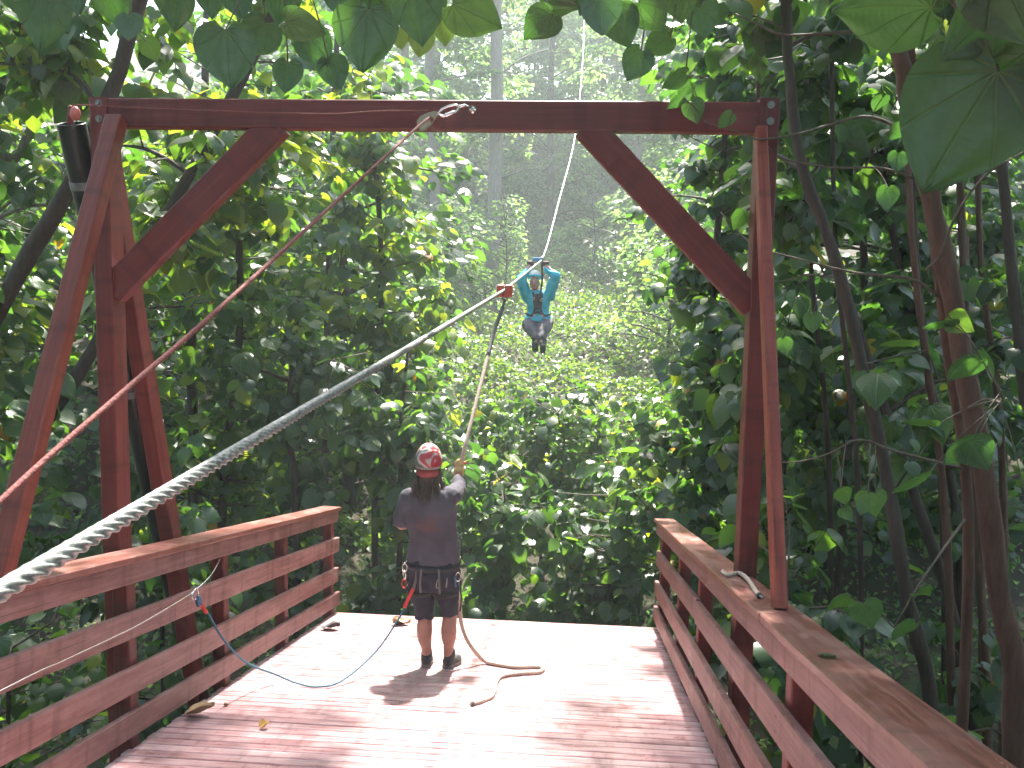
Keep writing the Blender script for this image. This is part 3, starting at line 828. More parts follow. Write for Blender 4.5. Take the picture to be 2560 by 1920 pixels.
# gloves with fingers closed round the rope
def glove(c, axis, side, name, m1):
    ax = Vector(axis).normalized()
    fr = frame(ax, (0, -1, .2))           # x along rope, z towards wrist side
    g = MB()
    c = V(c)
    g.ellipsoid(c + fr @ V(0, 0, .034), (.044, .036, .02), fr)
    for i, (u, Lf) in enumerate(((-.032, .9), (-.011, 1.0), (.011, .97), (.032, .82))):
        pts = []
        for t in np.linspace(0, 4.3 * Lf, 9):
            a = math.pi / 2 + side * t
            pts.append(c + fr @ V(u, .027 * math.cos(a), .027 * math.sin(a)))
        g.tube(pts, [.0105] * 4 + [.0098] * 3 + [.009, .006], 8)
    pts = [c + fr @ V(.03, -side * .012, .034), c + fr @ V(.052, -side * .032, .016), c + fr @ V(.046, -side * .032, -.01), c + fr @ V(.03, -side * .022, -.028)]
    g.tube(spline(pts, 3), [.012] * 5 + [.0105] * 4 + [.007], 8)
    return g.build(name, m1, person, remesh=.005, relax=2)
glove((-.948, 6.955, .345), (-.10, .25, 1), 1, 'glove', M['glove'])
mb = MB(); mb.tube([(-.950, 6.895, .272), (-.952, 6.925, .305), (-.950, 6.94, .33)], [.044, .042, .036], 14); mb.build('glove_cuff', M['glove'], person)
mb = MB(); mb.capsule((-.978, 6.93, .335), .014, (-.975, 6.95, .36), .012); mb.capsule((-.945, 6.925, .36), .01, (-.90, 6.94, .362), .009); mb.build('glove_trim', M['redweb'], person)
glove((-.995, 6.815, .035), (-.05, .2, 1), -1, 'glove', M['glovedark'])

# ------------------------------------------------------------------ rider on the cable (facing the camera)
T0 = V(-.648, 13.919, 2.238)
rider = empty('person', T0, 'rider in turquoise jacket hanging from the zip line cable', 'person')
def q(x, y, z): return T0 + V(x - .015, -y, z)           # y = towards the camera
mb = MB()
mb.ellipsoid(q(-.085, .08, -.345), (.072, .09, .112))
mb.capsule(q(-.083, .165, -.345), .013, q(-.083, .178, -.365), .014)                       # nose
for sx in (-1, 1): mb.ellipsoid(q(-.085 + sx * .072, .06, -.35), (.01, .02, .03))
mb.ellipsoid(q(-.085, .115, -.415), (.045, .045, .035))
mb.capsule(q(-.075, .06, -.40), .052, q(-.055, .03, -.52), .055)
mb.loft([(tuple(q(-.02, .02, -.98)), .14, .1), (tuple(q(-.02, .02, -.8)), .125, .09), (tuple(q(-.03, .02, -.6)), .15, .1), (tuple(q(-.04, .02, -.5)), .08, .06)])
for sx, ex, ez, hx in ((-1, -.30, -.305, -.165), (1, .245, -.245, .085)):
    sh = q(-.03 + sx * .17, .02, -.52); el = q(ex, .13, ez); wr = q(hx, .03, -.075)
    mb.capsule(sh, .05, el, .042); mb.capsule(el, .042, wr, .03)
for sx in (-1, 1):
    hp = q(-.02 + sx * .10, .04, -.98); kn = q(-.02 + sx * .09, .43, -1.06); an = q(.03 + sx * .045, .62, -1.24)
    mb.capsule(hp, .085, kn, .06); mb.capsule(kn, .058, an, .036)
mb.build('body', M['litskin'], rider, remesh=.011, relax=4)
mb = MB()
mb.loft([(tuple(q(-.02, .05, -.955)), .235, .16), (tuple(q(-.02, .04, -.90)), .215, .15), (tuple(q(-.02, .03, -.80)), .168, .12), (tuple(q(-.025, .03, -.70)), .18, .125), (tuple(q(-.03, .03, -.59)), .20, .125), (tuple(q(-.035, .03, -.51)), .165, .10), (tuple(q(-.05, .04, -.455)), .085, .08)])
for sx, ex, ez, hx in ((-1, -.30, -.305, -.165), (1, .245, -.245, .085)):
    sh = q(-.03 + sx * .165, .03, -.56); el = q(ex, .13, ez); wr = q(hx * .9 + ex * .1, .045, -.15)
    mb.capsule(sh, .10, el, .078); mb.capsule(el, .078, wr, .052)
mb.build('jacket', M['jacket'], rider, remesh=.012, relax=3, folds=.014)
mb = MB()
mb.loft([(tuple(q(-.02, .04, -1.06)), .16, .11), (tuple(q(-.02, .04, -1.0)), .195, .14), (tuple(q(-.02, .04, -.93)), .19, .14)])
for sx in (-1, 1):
    hp = q(-.02 + sx * .125, .05, -1.0); kn = q(-.01 + sx * .10, .40, -1.07); an = q(.03 + sx * .05, .58, -1.18)
    mb.capsule(hp, .125, kn, .095); mb.capsule(kn, .092, an, .062)
mb.build('trousers', M['trousers'], rider, remesh=.012, relax=3, folds=.012)
for sx in (-1, 1):
    a = q(.035 + sx * .056, .58, -1.20); t_ = q(.035 + sx * .06, .70, -1.20 - .02 * sx)
    mb = MB(); mb.capsule(a, .056, a + V(0, -.02, -.07), .058); mb.capsule(a + V(0, -.02, -.09), .056, t_ + V(0, 0, -.10), .05); mb.capsule(a + V(0, -.02, -.16), .05, t_ + V(0, 0, -.15), .046)
    mb.build('boot', M['boot'], rider, remesh=.01, relax=3)
hc = q(-.085, .06, -.268)
mb = MB(); mb.ellipsoid(hc, (.103, .122, .115), Matrix.Rotation(R(-14), 3, 'X'), 24, 10, z0=-.05); hm = mb.build('helmet', M['whitehelmet'], rider)
mb = MB(); mb.torus(hc, 1, .02, None, 28, 6); rX = Matrix.Rotation(R(-14), 3, 'X')
mb.v = [tuple(hc + rX @ V((p[0] - hc.x) * .105, (p[1] - hc.y) * .125, (p[2] - hc.z) * .9)) for p in mb.v]
mb.build('helmet_band', M['jacket'], hm)
for sx in (-1, 1):
    mb = MB(); mb.ellipsoid(q(-.085 + sx * .03, .162, -.335), (.011, .006, .006)); mb.build('eye', M['eye'], rider)
mb = MB(); mb.ellipsoid(q(-.085, .158, -.402), (.025, .008, .008)); mb.build('mouth', M['lips'], rider)
mb = MB(); mb.tube(spline([q(-.155, .07, -.34), q(-.135, .12, -.42), q(-.085, .14, -.462), q(-.035, .12, -.42), q(-.015, .07, -.34)], 4), .008, 6); mb.build('chin_strap', M['redweb'], rider)
mb = MB()
for sx in (-1, 1):
    mb.tube(spline([q(-.03 + sx * .07, .13, -.50), q(-.025 + sx * .06, .165, -.62), q(-.02 + sx * .05, .165, -.76), q(-.02 + sx * .10, .16, -.88)], 5), .018, 6)
    mb.tube(spline([q(-.02 + sx * .19, .06, -.83), q(-.02 + sx * .12, .15, -.86), q(-.02, .175, -.80)], 5), .02, 6)
    mb.torus(q(-.02 + sx * .105, .12, -1.0), .125, .016, Matrix.Rotation(R(62), 3, 'X'), 24, 6)
mb.box(q(-.02, .165, -.68), (.062, .02, .085)); mb.box(q(-.02, .17, -.56), (.05, .018, .04))
mb.build('harness', M['dark'], rider, remesh=.01, relax=2)
for x, z in ((-.09, -.60), (.04, -.62), (-.07, -.86), (.05, -.87)):
    mb = MB(); mb.torus(q(x, .19, z), .02, .005, Matrix.Rotation(R(85), 3, 'X'), 14, 6); mb.build('buckle', M['bright'], rider)
mb = MB(); mb.tube(spline([q(.02, .0, -.04), q(.035, .08, -.3), q(.01, .17, -.55), q(-.02, .185, -.66)], 5), .016, 8); mb.build('tether', M['dark'], rider)
for hx, m_ in ((-.165, 'glovedark'), (.085, 'glovedark')):
    g = MB(); c = q(hx, .02, -.045)
    g.ellipsoid(c + V(0, .0, -.014), (.05, .042, .045))
    for i in range(4):
        u = -.034 + i * .0225
        pts = [c + V(u, .03 * math.sin(t) * -1, .028 * math.cos(t) - .0) for t in np.linspace(-1.2, 2.6 - .12 * i, 8)]
        g.tube(pts, [.0115] * 5 + [.010, .009, .007], 8)
    g.tube(spline([c + V(.04 * (1 if hx < 0 else -1), 0, -.03), c + V(.055 * (1 if hx < 0 else -1), -.02, -.01), c + V(.04 * (1 if hx < 0 else -1), -.035, .012)], 3), .012, 8)
    g.build('glove', M[m_], rider, remesh=.007, relax=2)
trol = empty('zip_trolley', T0, 'blue zip trolley with handlebar rolling on the cable', 'trolley')
mb = MB(); mb.box(T0 + V(-.055, 0, .012), (.085, .035, .03)); o = mb.build('trolley_body', M['bluetrolley'], trol, smooth=False); bv = o.modifiers.new('b', 'BEVEL'); bv.width = .012; bv.segments = 3
mb = MB(); mb.tube([T0 + V(-.235, -.02, -.035), T0 + V(.13, -.02, -.035)], .014, 10); mb.build('handlebar', M['dull'], trol)
for dy in (-.05, .05):
    mb = MB(); mb.tube([T0 + V(-.012, dy, .028), T0 + V(.02, dy, .028)], .03, 16); mb.build('wheel', M['steel'], trol)

# ------------------------------------------------------------------ things lying on the deck and the rail
def leaf_grid(nu, nv, fold=.25, droop=.35, wave=.04, seed=0, notch=.16, asym=0.0):
    """heart-shaped blade: base at the origin, tip along +Y, upper face +Z"""
    rg = random.Random(seed)
    ph = rg.uniform(0, 6)
    cv = [p for p in spline([(0, .15, 0), (.02, .27, 0), (.06, .38, 0), (.14, .48, 0), (.28, .53, 0), (.45, .495, 0), (.62, .395, 0), (.78, .255, 0), (.90, .125, 0), (1, .008, 0)], 6)]
    vp, wp = [p.x for p in cv], [p.y for p in cv]
    v, uv, f = [], [], []
    for j in range(nv + 1):
        t = (j / nv) ** 1.35
        w = float(np.interp(t, vp, wp))
        for i in range(nu + 1):
            u = -1 + 2 * i / nu
            x = u * w * (1 + asym * (1 if u > 0 else -1))
            y = t - notch * (1 - t) ** 3 * abs(u) ** 1.3
            z = fold * abs(x) * (1 - .3 * t) - droop * t * t - .16 * x * x * 2 + wave * math.sin(5.5 * t + 3 * u + ph) * abs(u) + wave * .6 * math.sin(9 * u + ph)
            v.append((x, y, z)); uv.append((x + .5, y))
    for j in range(nv):
        for i in range(nu):
            a = j * (nu + 1) + i
            f.append((a, a + 1, a + nu + 2, a + nu + 1))
    return np.array(v), np.array(uv), f

def leaf_mesh(name, m, *a, thick=0.0, **k):
    v, uv, f = leaf_grid(*a, **k)
    me = bpy.data.meshes.new(name)
    me.from_pydata([tuple(p) for p in v], [], f)
    ul = me.uv_layers.new(name='UVMap')
    idx = np.zeros(len(me.loops), dtype=np.int32); me.loops.foreach_get('vertex_index', idx)
    ul.data.foreach_set('uv', uv[idx].astype(np.float32).ravel())
    me.materials.append(m)
    me.polygons.foreach_set('use_smooth', [True] * len(me.polygons))
    me.update()
    return me

def axes(normal, tip):
    z = Vector(normal).normalized()
    y = Vector(tip) - z * Vector(tip).dot(z)
    if y.length < 1e-5: y = Vector((1, 0, 0)) - z * z.x
    y.normalize()
    x = y.cross(z)
    return Matrix((x, y, z)).transposed()

def lone_leaf(name, me, loc, normal, tip, size, parent=None, tint=.3):
    o = bpy.data.objects.new(name, me)
    o['tint'] = tint
    place(o, loc, parent)
    o.rotation_euler = axes(normal, tip).to_euler()
    o.scale = (size, size, size)
    return o

def dy_(x, y, h): return V(x, y, deckz(y) + h)
tag(lone_leaf('fallen_leaf', leaf_mesh('curled_leaf', M['deadleaf'], 6, 7, fold=.9, droop=-.45, wave=.1, seed=4), dy_(-2.34, 4.99, .012), (0, .25, 1), (1, .25, .0), .15), 'curled brown dead leaf on the planks by the railing foot', 'leaf')
tag(lone_leaf('fallen_leaf', leaf_mesh('crumpled_leaf', M['yellowleaf'], 6, 6, fold=1.3, droop=-.8, wave=.2, seed=9), dy_(-1.83, 4.84, .008), (.2, .2, 1), (.6, .8, 0), .055), 'small crumpled yellow leaf on the planks', 'leaf')
tag(lone_leaf('fallen_leaf', leaf_mesh('dark_curled_leaf', M['shoe'], 6, 7, fold=.7, droop=-.3, wave=.15, seed=14), dy_(-2.27, 7.62, .01), (0, .2, 1), (1, -.1, 0), .15), 'blackened curled leaf near the far end of the deck', 'leaf')
tag(lone_leaf('fallen_leaf', leaf_mesh('pale_curled_leaf', M['deadleaf'], 6, 7, fold=.6, droop=-.25, wave=.15, seed=24), dy_(-1.69, 7.97, .01), (0, .2, 1), (1, 0, 0), .15), 'dull curled leaf on the deck beyond the guide', 'leaf')
tag(lone_leaf('fallen_leaf', leaf_mesh('green_rail_leaf', M['leafone'], 4, 5, fold=.3, droop=.1, seed=2), V(.80, 2.80, deckz(2.8) + 1.094), (0, .2, 1), (1, .4, 0), .055), 'small green leaf lying on the railing cap', 'leaf')
mb = MB(); mb.ellipsoid(dy_(-2.21, 5.25, .010), (.016, .012, .010)); tag(mb.build('seed_pod', M['deadleaf']), 'tiny dark seed pod on the planks', 'seed')

# ------------------------------------------------------------------ vegetation
TPL = [leaf_grid(2, 5, fold=.22, droop=.30, wave=.03, seed=1), leaf_grid(2, 5, fold=.45, droop=.15, wave=.05, seed=2, asym=.08), leaf_grid(2, 5, fold=.08, droop=.5, wave=.05, seed=3)]
KITE = (np.array([(0, 0, 0), (.33, .42, .07), (0, 1, -.14), (-.33, .42, .07)], float), None, [(0, 1, 2), (0, 2, 3)])
LEAF_BIG = [leaf_mesh('large_leaf_%d' % k, M['leafone'], 16, 20, fold=f_, droop=d_, wave=w_, seed=k, asym=a_) for k, (f_, d_, w_, a_) in enumerate(((.18, .22, .025, .03), (.3, .1, .035, -.06), (.1, .3, .03, .08)))]
LEAF_ONE = [leaf_mesh('leaf_a', M['leafone'], 6, 8, fold=.22, droop=.28, wave=.03, seed=1), leaf_mesh('leaf_b', M['leafone'], 6, 8, fold=.45, droop=.12, wave=.05, seed=2, asym=.08), leaf_mesh('leaf_c', M['leafone'], 6, 8, fold=.06, droop=.45, wave=.06, seed=3)]

def norm(a): return a / np.maximum(np.linalg.norm(a, axis=-1, keepdims=True), 1e-9)

def leaf_axes(nrm, tip):
    z = norm(nrm)
    y = norm(tip - z * (tip * z).sum(-1, keepdims=True))
    x = np.cross(y, z)
    return np.stack([x, y, z], -1)                        # columns

def foliage(name, pos, ax, size, tint, tpls, m, parent, kind='stuff'):
    """thousands of leaf blades joined into one part of their plant"""
    o0 = pos.mean(0)
    vs_, fs_, ts_, base = [], [], [], 0
    pick = RNG.integers(0, len(tpls), len(pos))
    for ti, (tv, _, tf) in enumerate(tpls):
        s_ = pick == ti
        if not s_.any(): continue
        P = pos[s_][:, None, :] - o0 + np.einsum('nij,kj->nki', ax[s_], tv) * size[s_][:, None, None]
        n_, k_ = P.shape[:2]
        fa = np.array(tf)[None] + (np.arange(n_) * k_)[:, None, None] + base
        vs_.append(P.reshape(-1, 3)); fs_.append(fa.reshape(-1, fa.shape[-1])); ts_.append(np.repeat(tint[s_], k_))
        base += n_ * k_
    v = np.concatenate(vs_); f = np.concatenate(fs_); t = np.concatenate(ts_)
    me = bpy.data.meshes.new(name)
    me.vertices.add(len(v)); me.vertices.foreach_set('co', v.astype(np.float32).ravel())
    w = f.shape[1]
    me.loops.add(f.size); me.loops.foreach_set('vertex_index', f.astype(np.int32).ravel())
    me.polygons.add(len(f)); me.polygons.foreach_set('loop_start', (np.arange(len(f)) * w).astype(np.int32)); me.polygons.foreach_set('loop_total', np.full(len(f), w, np.int32))
    me.polygons.foreach_set('use_smooth', np.ones(len(f), bool))
    at = me.attributes.new('tint', 'FLOAT', 'POINT'); at.data.foreach_set('value', t.astype(np.float32))
    me.materials.append(m)
    me.update(calc_edges=True); me.validate()
    o = bpy.data.objects.new(name, me)
    place(o, Vector(o0), parent)
    if kind: o['kind'] = kind
    return o

def blocked(p):
    """places that stay clear: the platform, the cleared corridor under the cable, the photographer"""
    x, y, z = p
    if -2.78 < x < 1.10 and y < 9.0 and z < 3.35 and z > deckz(y) - .35: return True
    if 8.2 < y < 17:
        zc = float(np.interp(x, [-2.7, -2.2, -1.5, -1.1, -.25, .13, .5, .85], [9, 2.8, 1.6, .8, .15, 1.6, 3.8, 9]))
        if z > zc and not (z > 5.7 and y < 15 and (x < -.85 or x > .15)): return True
    if 17 <= y < 46 and abs(x + .5) < 1.3 + (y - 17) * .03 and z > float(ground_z(x, y)) + 1.0: return True
    if (x - CAM.x) ** 2 + (y - CAM.y) ** 2 + (z - CAM.z) ** 2 < 3.6 ** 2: return True
    if x > .9 and y < 4.3 and z < 2.6 and x < 2.6: return True
    return False

CR = cam.rotation_euler.to_matrix()
CRt = np.array(CR.transposed())
def in_view(p):
    q_ = (p - np.array(CAM)) @ CRt.T
    d_ = -q_[:, 2]
    ok = (d_ > .3) & (np.abs(q_[:, 0]) < .6 * d_) & (np.abs(q_[:, 1]) < .45 * d_)
    return ok, d_

def plant(name, label, cat, group, trunk, r0, r1, crowns, dens=5.0, per=12, size=.17, barkm='bark', limbs=6, singles=40, tintc=.45, extra_stems=(), tilt=1.0):
    """broad-leaved tree: tapered trunk, limbs, twigs, leaves in clusters at the shoot ends"""
    if np.mean([c[0][1] for c in crowns]) > 9 and size == .17:
        size, dens = .145, dens * 1.35
    trunk = [V(p) for p in trunk]
    root = empty(name, trunk[0], label, cat, group)
    for st, (a_, b_) in [(trunk, (r0, r1))] + [([V(p) for p in e[0]], (e[1], e[2])) for e in extra_stems]:
        sp = spline(st, 5)
        m_ = len(sp)
        rg = random.Random(len(label))
        sp = [p + V(rg.uniform(-1, 1), rg.uniform(-1, 1), 0) * a_ * .12 for p in sp]
        mb = MB().tube(sp, [a_ + (b_ - a_) * (i / (m_ - 1)) + a_ * .06 * math.sin(i * 1.7) for i in range(m_)], 12)
        mb.build('trunk', M[barkm], root)
    stem = np.array([tuple(p) for p in spline(trunk, 8)])
    pts, ctr = [], []
    for (c, r) in crowns:
        c, r = np.array(c), np.array(r)
        n_ = int(dens * 4.19 * r[0] * r[1] * r[2] * (.4 if c[2] > 4.3 and c[0] < 0 else 1))
        for i in range(n_):
            for _ in range(4):
                d = RNG.normal(size=3); d /= np.linalg.norm(d)
                p = c + r * d * RNG.random() ** (1 / 2.3)
                if not blocked(p) and p[2] > float(ground_z(p[0], p[1])) + .1:
                    pts.append(p); ctr.append(c)
                    break
    if not pts: return root
    pts, ctr = np.array(pts), np.array(ctr)
    # limbs reach from the trunk into the crowns, twigs carry the shoots
    li = RNG.choice(len(pts), min(limbs, len(pts)), replace=False)
    nodes_ = [stem]
    for i in li:
        e = pts[i]
        below = stem[stem[:, 2] < e[2] - .15]
        src = below if len(below) else stem[:2]
        s_ = src[np.argmin(((src - e) ** 2).sum(1))]
        L = np.linalg.norm(e - s_)
        if L < .25: continue
        midp = s_ * .5 + e * .5 + np.array([RNG.normal() * .06 * L, RNG.normal() * .06 * L, .10 * L])
        path = spline([s_, midp, e], 6)
        if any(-2.7 < p.x < 1.05 and p.y < 9 and deckz(p.y) < p.z < 2.9 for p in path): continue
        rr_ = max(.012, min(r1 * 1.1, .018 * L + .006))
        MB().tube(path, [rr_ * (1 - .65 * k_ / (len(path) - 1)) for k_ in range(len(path))], 6).build('limb', M[barkm], root)
        nodes_.append(np.array([tuple(p) for p in path]))
    allp = np.concatenate(nodes_)
    tw = MB()
    P, Nn, Tt = [], [], []
    for p, c in zip(pts, ctr):
        j = np.argmin(((allp - p) ** 2).sum(1) + .6 * np.maximum(0, allp[:, 2] - p[2]))
        s_ = allp[j]
        d = p - s_
        L = np.linalg.norm(d)
        if L > .2:
            if L > 1.3: s_ = p - d / L * 1.3
            m_ = (s_ + p) / 2 + np.array([RNG.normal() * .05, RNG.normal() * .05, .08 - .12 * RNG.random()])
            tw.tube([s_, m_, p], [.009, .0065, .0035], 4, caps=False)
        ou = d / max(L, .01)
        ou = norm(ou * .6 + norm(p - c) * .6 + RNG.normal(size=3) * .3)
        k_ = max(4, int(per * RNG.uniform(.6, 1.35)))
        az0 = RNG.random() * 6.28
        for i in range(k_):
            az = az0 + i * 2.4
            h = np.array([math.cos(az), math.sin(az), 0])
            pet = norm(h + ou * .5 + np.array([0, 0, .25]))
            b_ = p - ou * .42 * (i / k_) + pet * RNG.uniform(.05, .13)
            hh = norm(h * .8 + ou * .5)
            P.append(b_)
            Nn.append(np.array([0, -.14, .66]) + hh * .52 * tilt + RNG.normal(size=3) * .30)
            Tt.append(hh * .7 + np.array([0, 0, -.75 * tilt]) + RNG.normal(size=3) * .25)
    P, Nn, Tt = np.array(P), np.array(Nn), np.array(Tt)
    keep = np.array([not blocked(p) for p in P])
    P, Nn, Tt = P[keep], Nn[keep], Tt[keep]
    AX = leaf_axes(Nn, Tt)
    SZ = size * np.clip(RNG.normal(.98, .32, len(P)), .38, 1.75)
    TI = np.clip(RNG.normal(tintc, .22, len(P)), 0, .965)
    yl = RNG.random(len(P)) < .006
    TI[yl] = RNG.uniform(.97, 1, yl.sum())
    if tw.v: tag(tw.build('twigs', M['twig'], root), kind='stuff')
    ok, dd = in_view(P)
    order = np.argsort(np.where(ok, dd / SZ, 1e9))
    ones = order[:min(singles, int(ok.sum()))]
    for i in ones:
        o = bpy.data.objects.new('leaf', LEAF_ONE[i % 3])
        place(o, Vector(P[i]), root)
        o.rotation_euler = Matrix(AX[i].tolist()).to_euler()
        o.scale = (SZ[i],) * 3
        o['tint'] = float(TI[i])
    rest = np.ones(len(P), bool); rest[ones] = False
    if rest.any(): foliage('foliage', P[rest], AX[rest], SZ[rest], TI[rest], TPL, M['leaf'], root)
    return root

def gz(x, y, d=.3): return (x, y, float(ground_z(x, y)) - d)

TL_, TR_, TM_ = 'broad-leaved trees beside the railing wire', 'slim trees beyond the rope-end railing', 'leafy shrubs below the deck end'
# left of the platform
plant('leaning_tree', 'dark leaning trunk rising behind the black pipe', 'tree', TL_, [gz(-6.7, 7.3), (-5.27, 7.16, .86), (-4.2, 7.02, 2.54), (-3.64, 6.98, 3.7), (-3.1, 6.9, 5.4)], .085, .05,
      [((-4.7, 7.6, 3.9), (1.5, 1.2, 1.4)), ((-3.7, 7.3, 5.4), (1.7, 1.4, 1.1)), ((-5.4, 7.4, 1.2), (1.0, .9, 1.0))], tintc=.72, dens=5.5, size=.165)
plant('slanting_tree', 'slender dark trunk slanting up behind the upright frame post', 'tree', TL_, [gz(-6.4, 7.5), (-5.25, 7.66, -.2), (-4.61, 8.05, 1.17), (-3.6, 8.56, 3.31), (-3.09, 8.82, 4.49), (-2.7, 9, 5.9)], .075, .04,
      [((-3.3, 8.9, 4.7), (1.5, 1.2, 1.4)), ((-4.2, 8.8, 2.5), (1.3, 1.1, 1.3)), ((-3.2, 8.8, 2.9), (.8, .9, .9))], tintc=.76, dens=5.5, size=.16)
plant('pale_tree', 'thin pale trunk near the picture edge left of the leaning trunk', 'tree', TL_, [gz(-7.3, 9), (-6.46, 9.15, 2.36), (-6.09, 9.26, 3.14), (-5.85, 9.36, 3.92), (-5.5, 9.6, 6.6)], .06, .035,
      [((-6.4, 9.3, 3.9), (1.5, 1.3, 2.2)), ((-6.6, 9, .4), (1.3, 1.1, 1.6))], barkm='barkpale', tintc=.5)
plant('thicket_tree', 'leafy tree filling the gap under the long knee brace behind the red rope', 'tree', TL_, [gz(-4.5, 10.3), (-4.40, 10.5, -.67), (-4.25, 10.72, 1.33), (-4.36, 10.92, 3.31), (-4.3, 11, 5.2)], .06, .03,
      [((-4.3, 10.8, 2.6), (1.6, 1.2, 2.0)), ((-4.4, 10.6, -.3), (1.4, 1.1, 1.5)), ((-4.2, 10.9, 4.9), (1.4, 1.1, 1.0))], tintc=.7, dens=5)
plant('thicket_tree', 'leafy thicket tree above the far end of the wire-hung railing', 'tree', TL_, [gz(-3.3, 9.95), (-3.34, 10.07, -.78), (-3.46, 10.15, .12), (-3.3, 10.1, 1.6)], .05, .025,
      [((-3.3, 10.0, .3), (1.1, .95, 1.4)), ((-3.2, 9.9, -2.0), (1.0, .8, 1.0))], dens=7, tintc=.42)
plant('thicket_tree', 'leafy thicket tree just beyond the guide and her helmet', 'tree', TL_, [gz(-2.2, 10.3), (-2.15, 10.43, -1.07), (-2.18, 10.54, 0), (-2.1, 10.6, 1.0)], .045, .02,
      [((-2.0, 10.6, -.3), (1.0, .85, 1.25)), ((-2.1, 10.4, -2.2), (1.0, .8, 1.0))], dens=8, tintc=.42)
plant('sunlit_tree', 'sunlit yellow-green tree bordering the cleared gap near the brake block', 'tree', TL_, [gz(-2.9, 12.3), (-2.9, 12.3, -.5), (-2.8, 12.2, 2), (-3.0, 12.2, 4.6)], .06, .03,
      [((-2.7, 12.1, 1.2), (1.2, 1.1, 1.6)), ((-3.0, 12.2, 3.4), (1.1, 1.1, 1.5))], dens=6.5, tintc=.76)
plant('thicket_tree', 'leafy tree standing deep in the thicket behind the slanting trunk', 'tree', TL_, [gz(-5.6, 12.5), (-5.7, 12.5, 1), (-5.5, 12.6, 4), (-5.4, 12.6, 6.5)], .09, .04,
      [((-5.6, 12.5, 2.3), (1.9, 1.4, 2.4)), ((-5.6, 12.5, -1.4), (1.7, 1.2, 1.5))], tintc=.6, dens=3)
plant('side_shrub', 'dark leafy shrub behind the middle of the wire-hung railing', 'shrub', TL_, [gz(-3.9, 7.8), (-3.9, 7.8, -1.6), (-3.9, 7.8, -.4)], .03, .012, [((-3.9, 7.8, -.7), (.95, 1.0, 1.25)), ((-4.1, 7.6, -2.2), (.9, .9, .8))], dens=6.5, size=.13, tintc=.35)
plant('side_shrub', 'dark shrub under the slanting trunk beside the leaning back brace', 'shrub', TL_, [gz(-5.2, 6.8), (-5.2, 6.8, -1.2), (-5.1, 6.8, .1)], .03, .012, [((-5.0, 6.9, -.4), (1.1, 1.0, 1.3))], dens=6.5, size=.13, tintc=.4)
plant('side_shrub', 'low shrub with bright leaves seen between the lower railing boards', 'shrub', TL_, [gz(-3.8, 5.4), (-3.8, 5.4, -1.6), (-3.7, 5.3, -.7)], .025, .01, [((-3.7, 5.6, -1.2), (.75, 1.0, .9)), ((-3.3, 4.9, -.5), (.35, .6, .45))], dens=6, size=.12, tintc=.6)
plant('thicket_tree', 'shaded leafy tree at the outer left behind the pale trunk', 'tree', TL_, [gz(-8, 10.8), (-8, 10.8, 1), (-7.8, 10.8, 5.5)], .08, .04, [((-7.8, 10.8, 1.8), (1.6, 1.4, 3.2)), ((-7.6, 10.6, 5.2), (1.6, 1.4, 1.2))], dens=4.5, tintc=.5)
# straight beyond the deck end
plant('gully_shrub', 'leafy shrub just past the deck end to the guide\'s right', 'shrub', TM_, [gz(-.9, 10.6), (-.9, 10.6, -2), (-.9, 10.8, -.7)], .03, .012, [((-.95, 10.7, -1.5), (1.0, .85, 1.5))], dens=8.5, tintc=.45)
plant('gully_shrub', 'leafy shrub past the deck end near the rope-end railing tip', 'shrub', TM_, [gz(.4, 10.3), (.4, 10.3, -2), (.5, 10.5, -.5)], .03, .012, [((.45, 10.5, -1.5), (1.0, .85, 1.6))], dens=8.5, tintc=.4)
plant('gully_shrub', 'sunlit shrub in the dip straight below the rider', 'shrub', TM_, [gz(-.3, 12.8), (-.3, 12.8, -2), (-.2, 12.8, -.4)], .03, .012, [((-.4, 12.8, -.9), (1.6, 1.0, 1.5))], dens=11, size=.12, tintc=.6)
plant('gully_shrub', 'leafy shrub at the foot of the bank behind the sunlit shrub', 'shrub', TM_, [gz(-.6, 15), (-.6, 15, -1.6), (-.5, 15, -.2)], .03, .012, [((-.5, 15, -.9), (2.4, 1.0, 1.3))], dens=9, size=.13, tintc=.6, singles=20)
plant('gully_shrub', 'low dark shrub tucked under the far edge of the deck', 'shrub', TM_, [gz(-1.4, 9.4), (-1.4, 9.4, -3.2), (-1.4, 9.4, -2.4)], .025, .01, [((-1.4, 9.45, -2.7), (1.2, .55, .9)), ((.3, 9.4, -2.6), (.9, .5, .9))], dens=8, size=.13, tintc=.4)
# right of the platform
plant('thicket_tree', 'leafy tree beyond the short knee brace at the gap edge', 'tree', TR_, [gz(1.5, 10.2), (1.5, 10.2, -1), (1.5, 10.3, 1.5), (1.6, 10.4, 4.5)], .06, .03,
      [((1.45, 10.2, -.5), (1.0, 1.0, 1.7)), ((1.5, 10.4, 2.0), (.95, 1.0, 1.4)), ((1.7, 10.5, 4.3), (1.1, 1.0, 1.3))], dens=7.5, tintc=.42)
plant('thicket_tree', 'leafy tree seen past the far side of the right frame post', 'tree', TR_, [gz(2.7, 11.3), (2.6, 11.3, 0), (2.6, 11.2, 5)], .06, .03, [((2.6, 11.2, 1.0), (1.2, 1.1, 2.6)), ((2.5, 11.2, 4.6), (1.3, 1.1, 1.4))], dens=6, tintc=.45)
plant('slim_tree', 'slim dark trunk nearest the frame post, curving up to the top', 'tree', TR_, [gz(2.75, 6.0), (2.5, 6.04, -1.16), (2.31, 6.11, -.34), (2.1, 6.32, .8), (1.8, 6.52, 2.01), (1.55, 6.68, 2.76), (1.45, 6.87, 3.71), (1.4, 7, 5.0)], .055, .035,
      [((1.7, 6.9, 4.5), (1.3, 1.1, 1.1)), ((1.7, 7.3, 2.5), (.7, .9, .9)), ((2.3, 6.6, 1.0), (.6, .7, .7))], tintc=.45, dens=4.5)
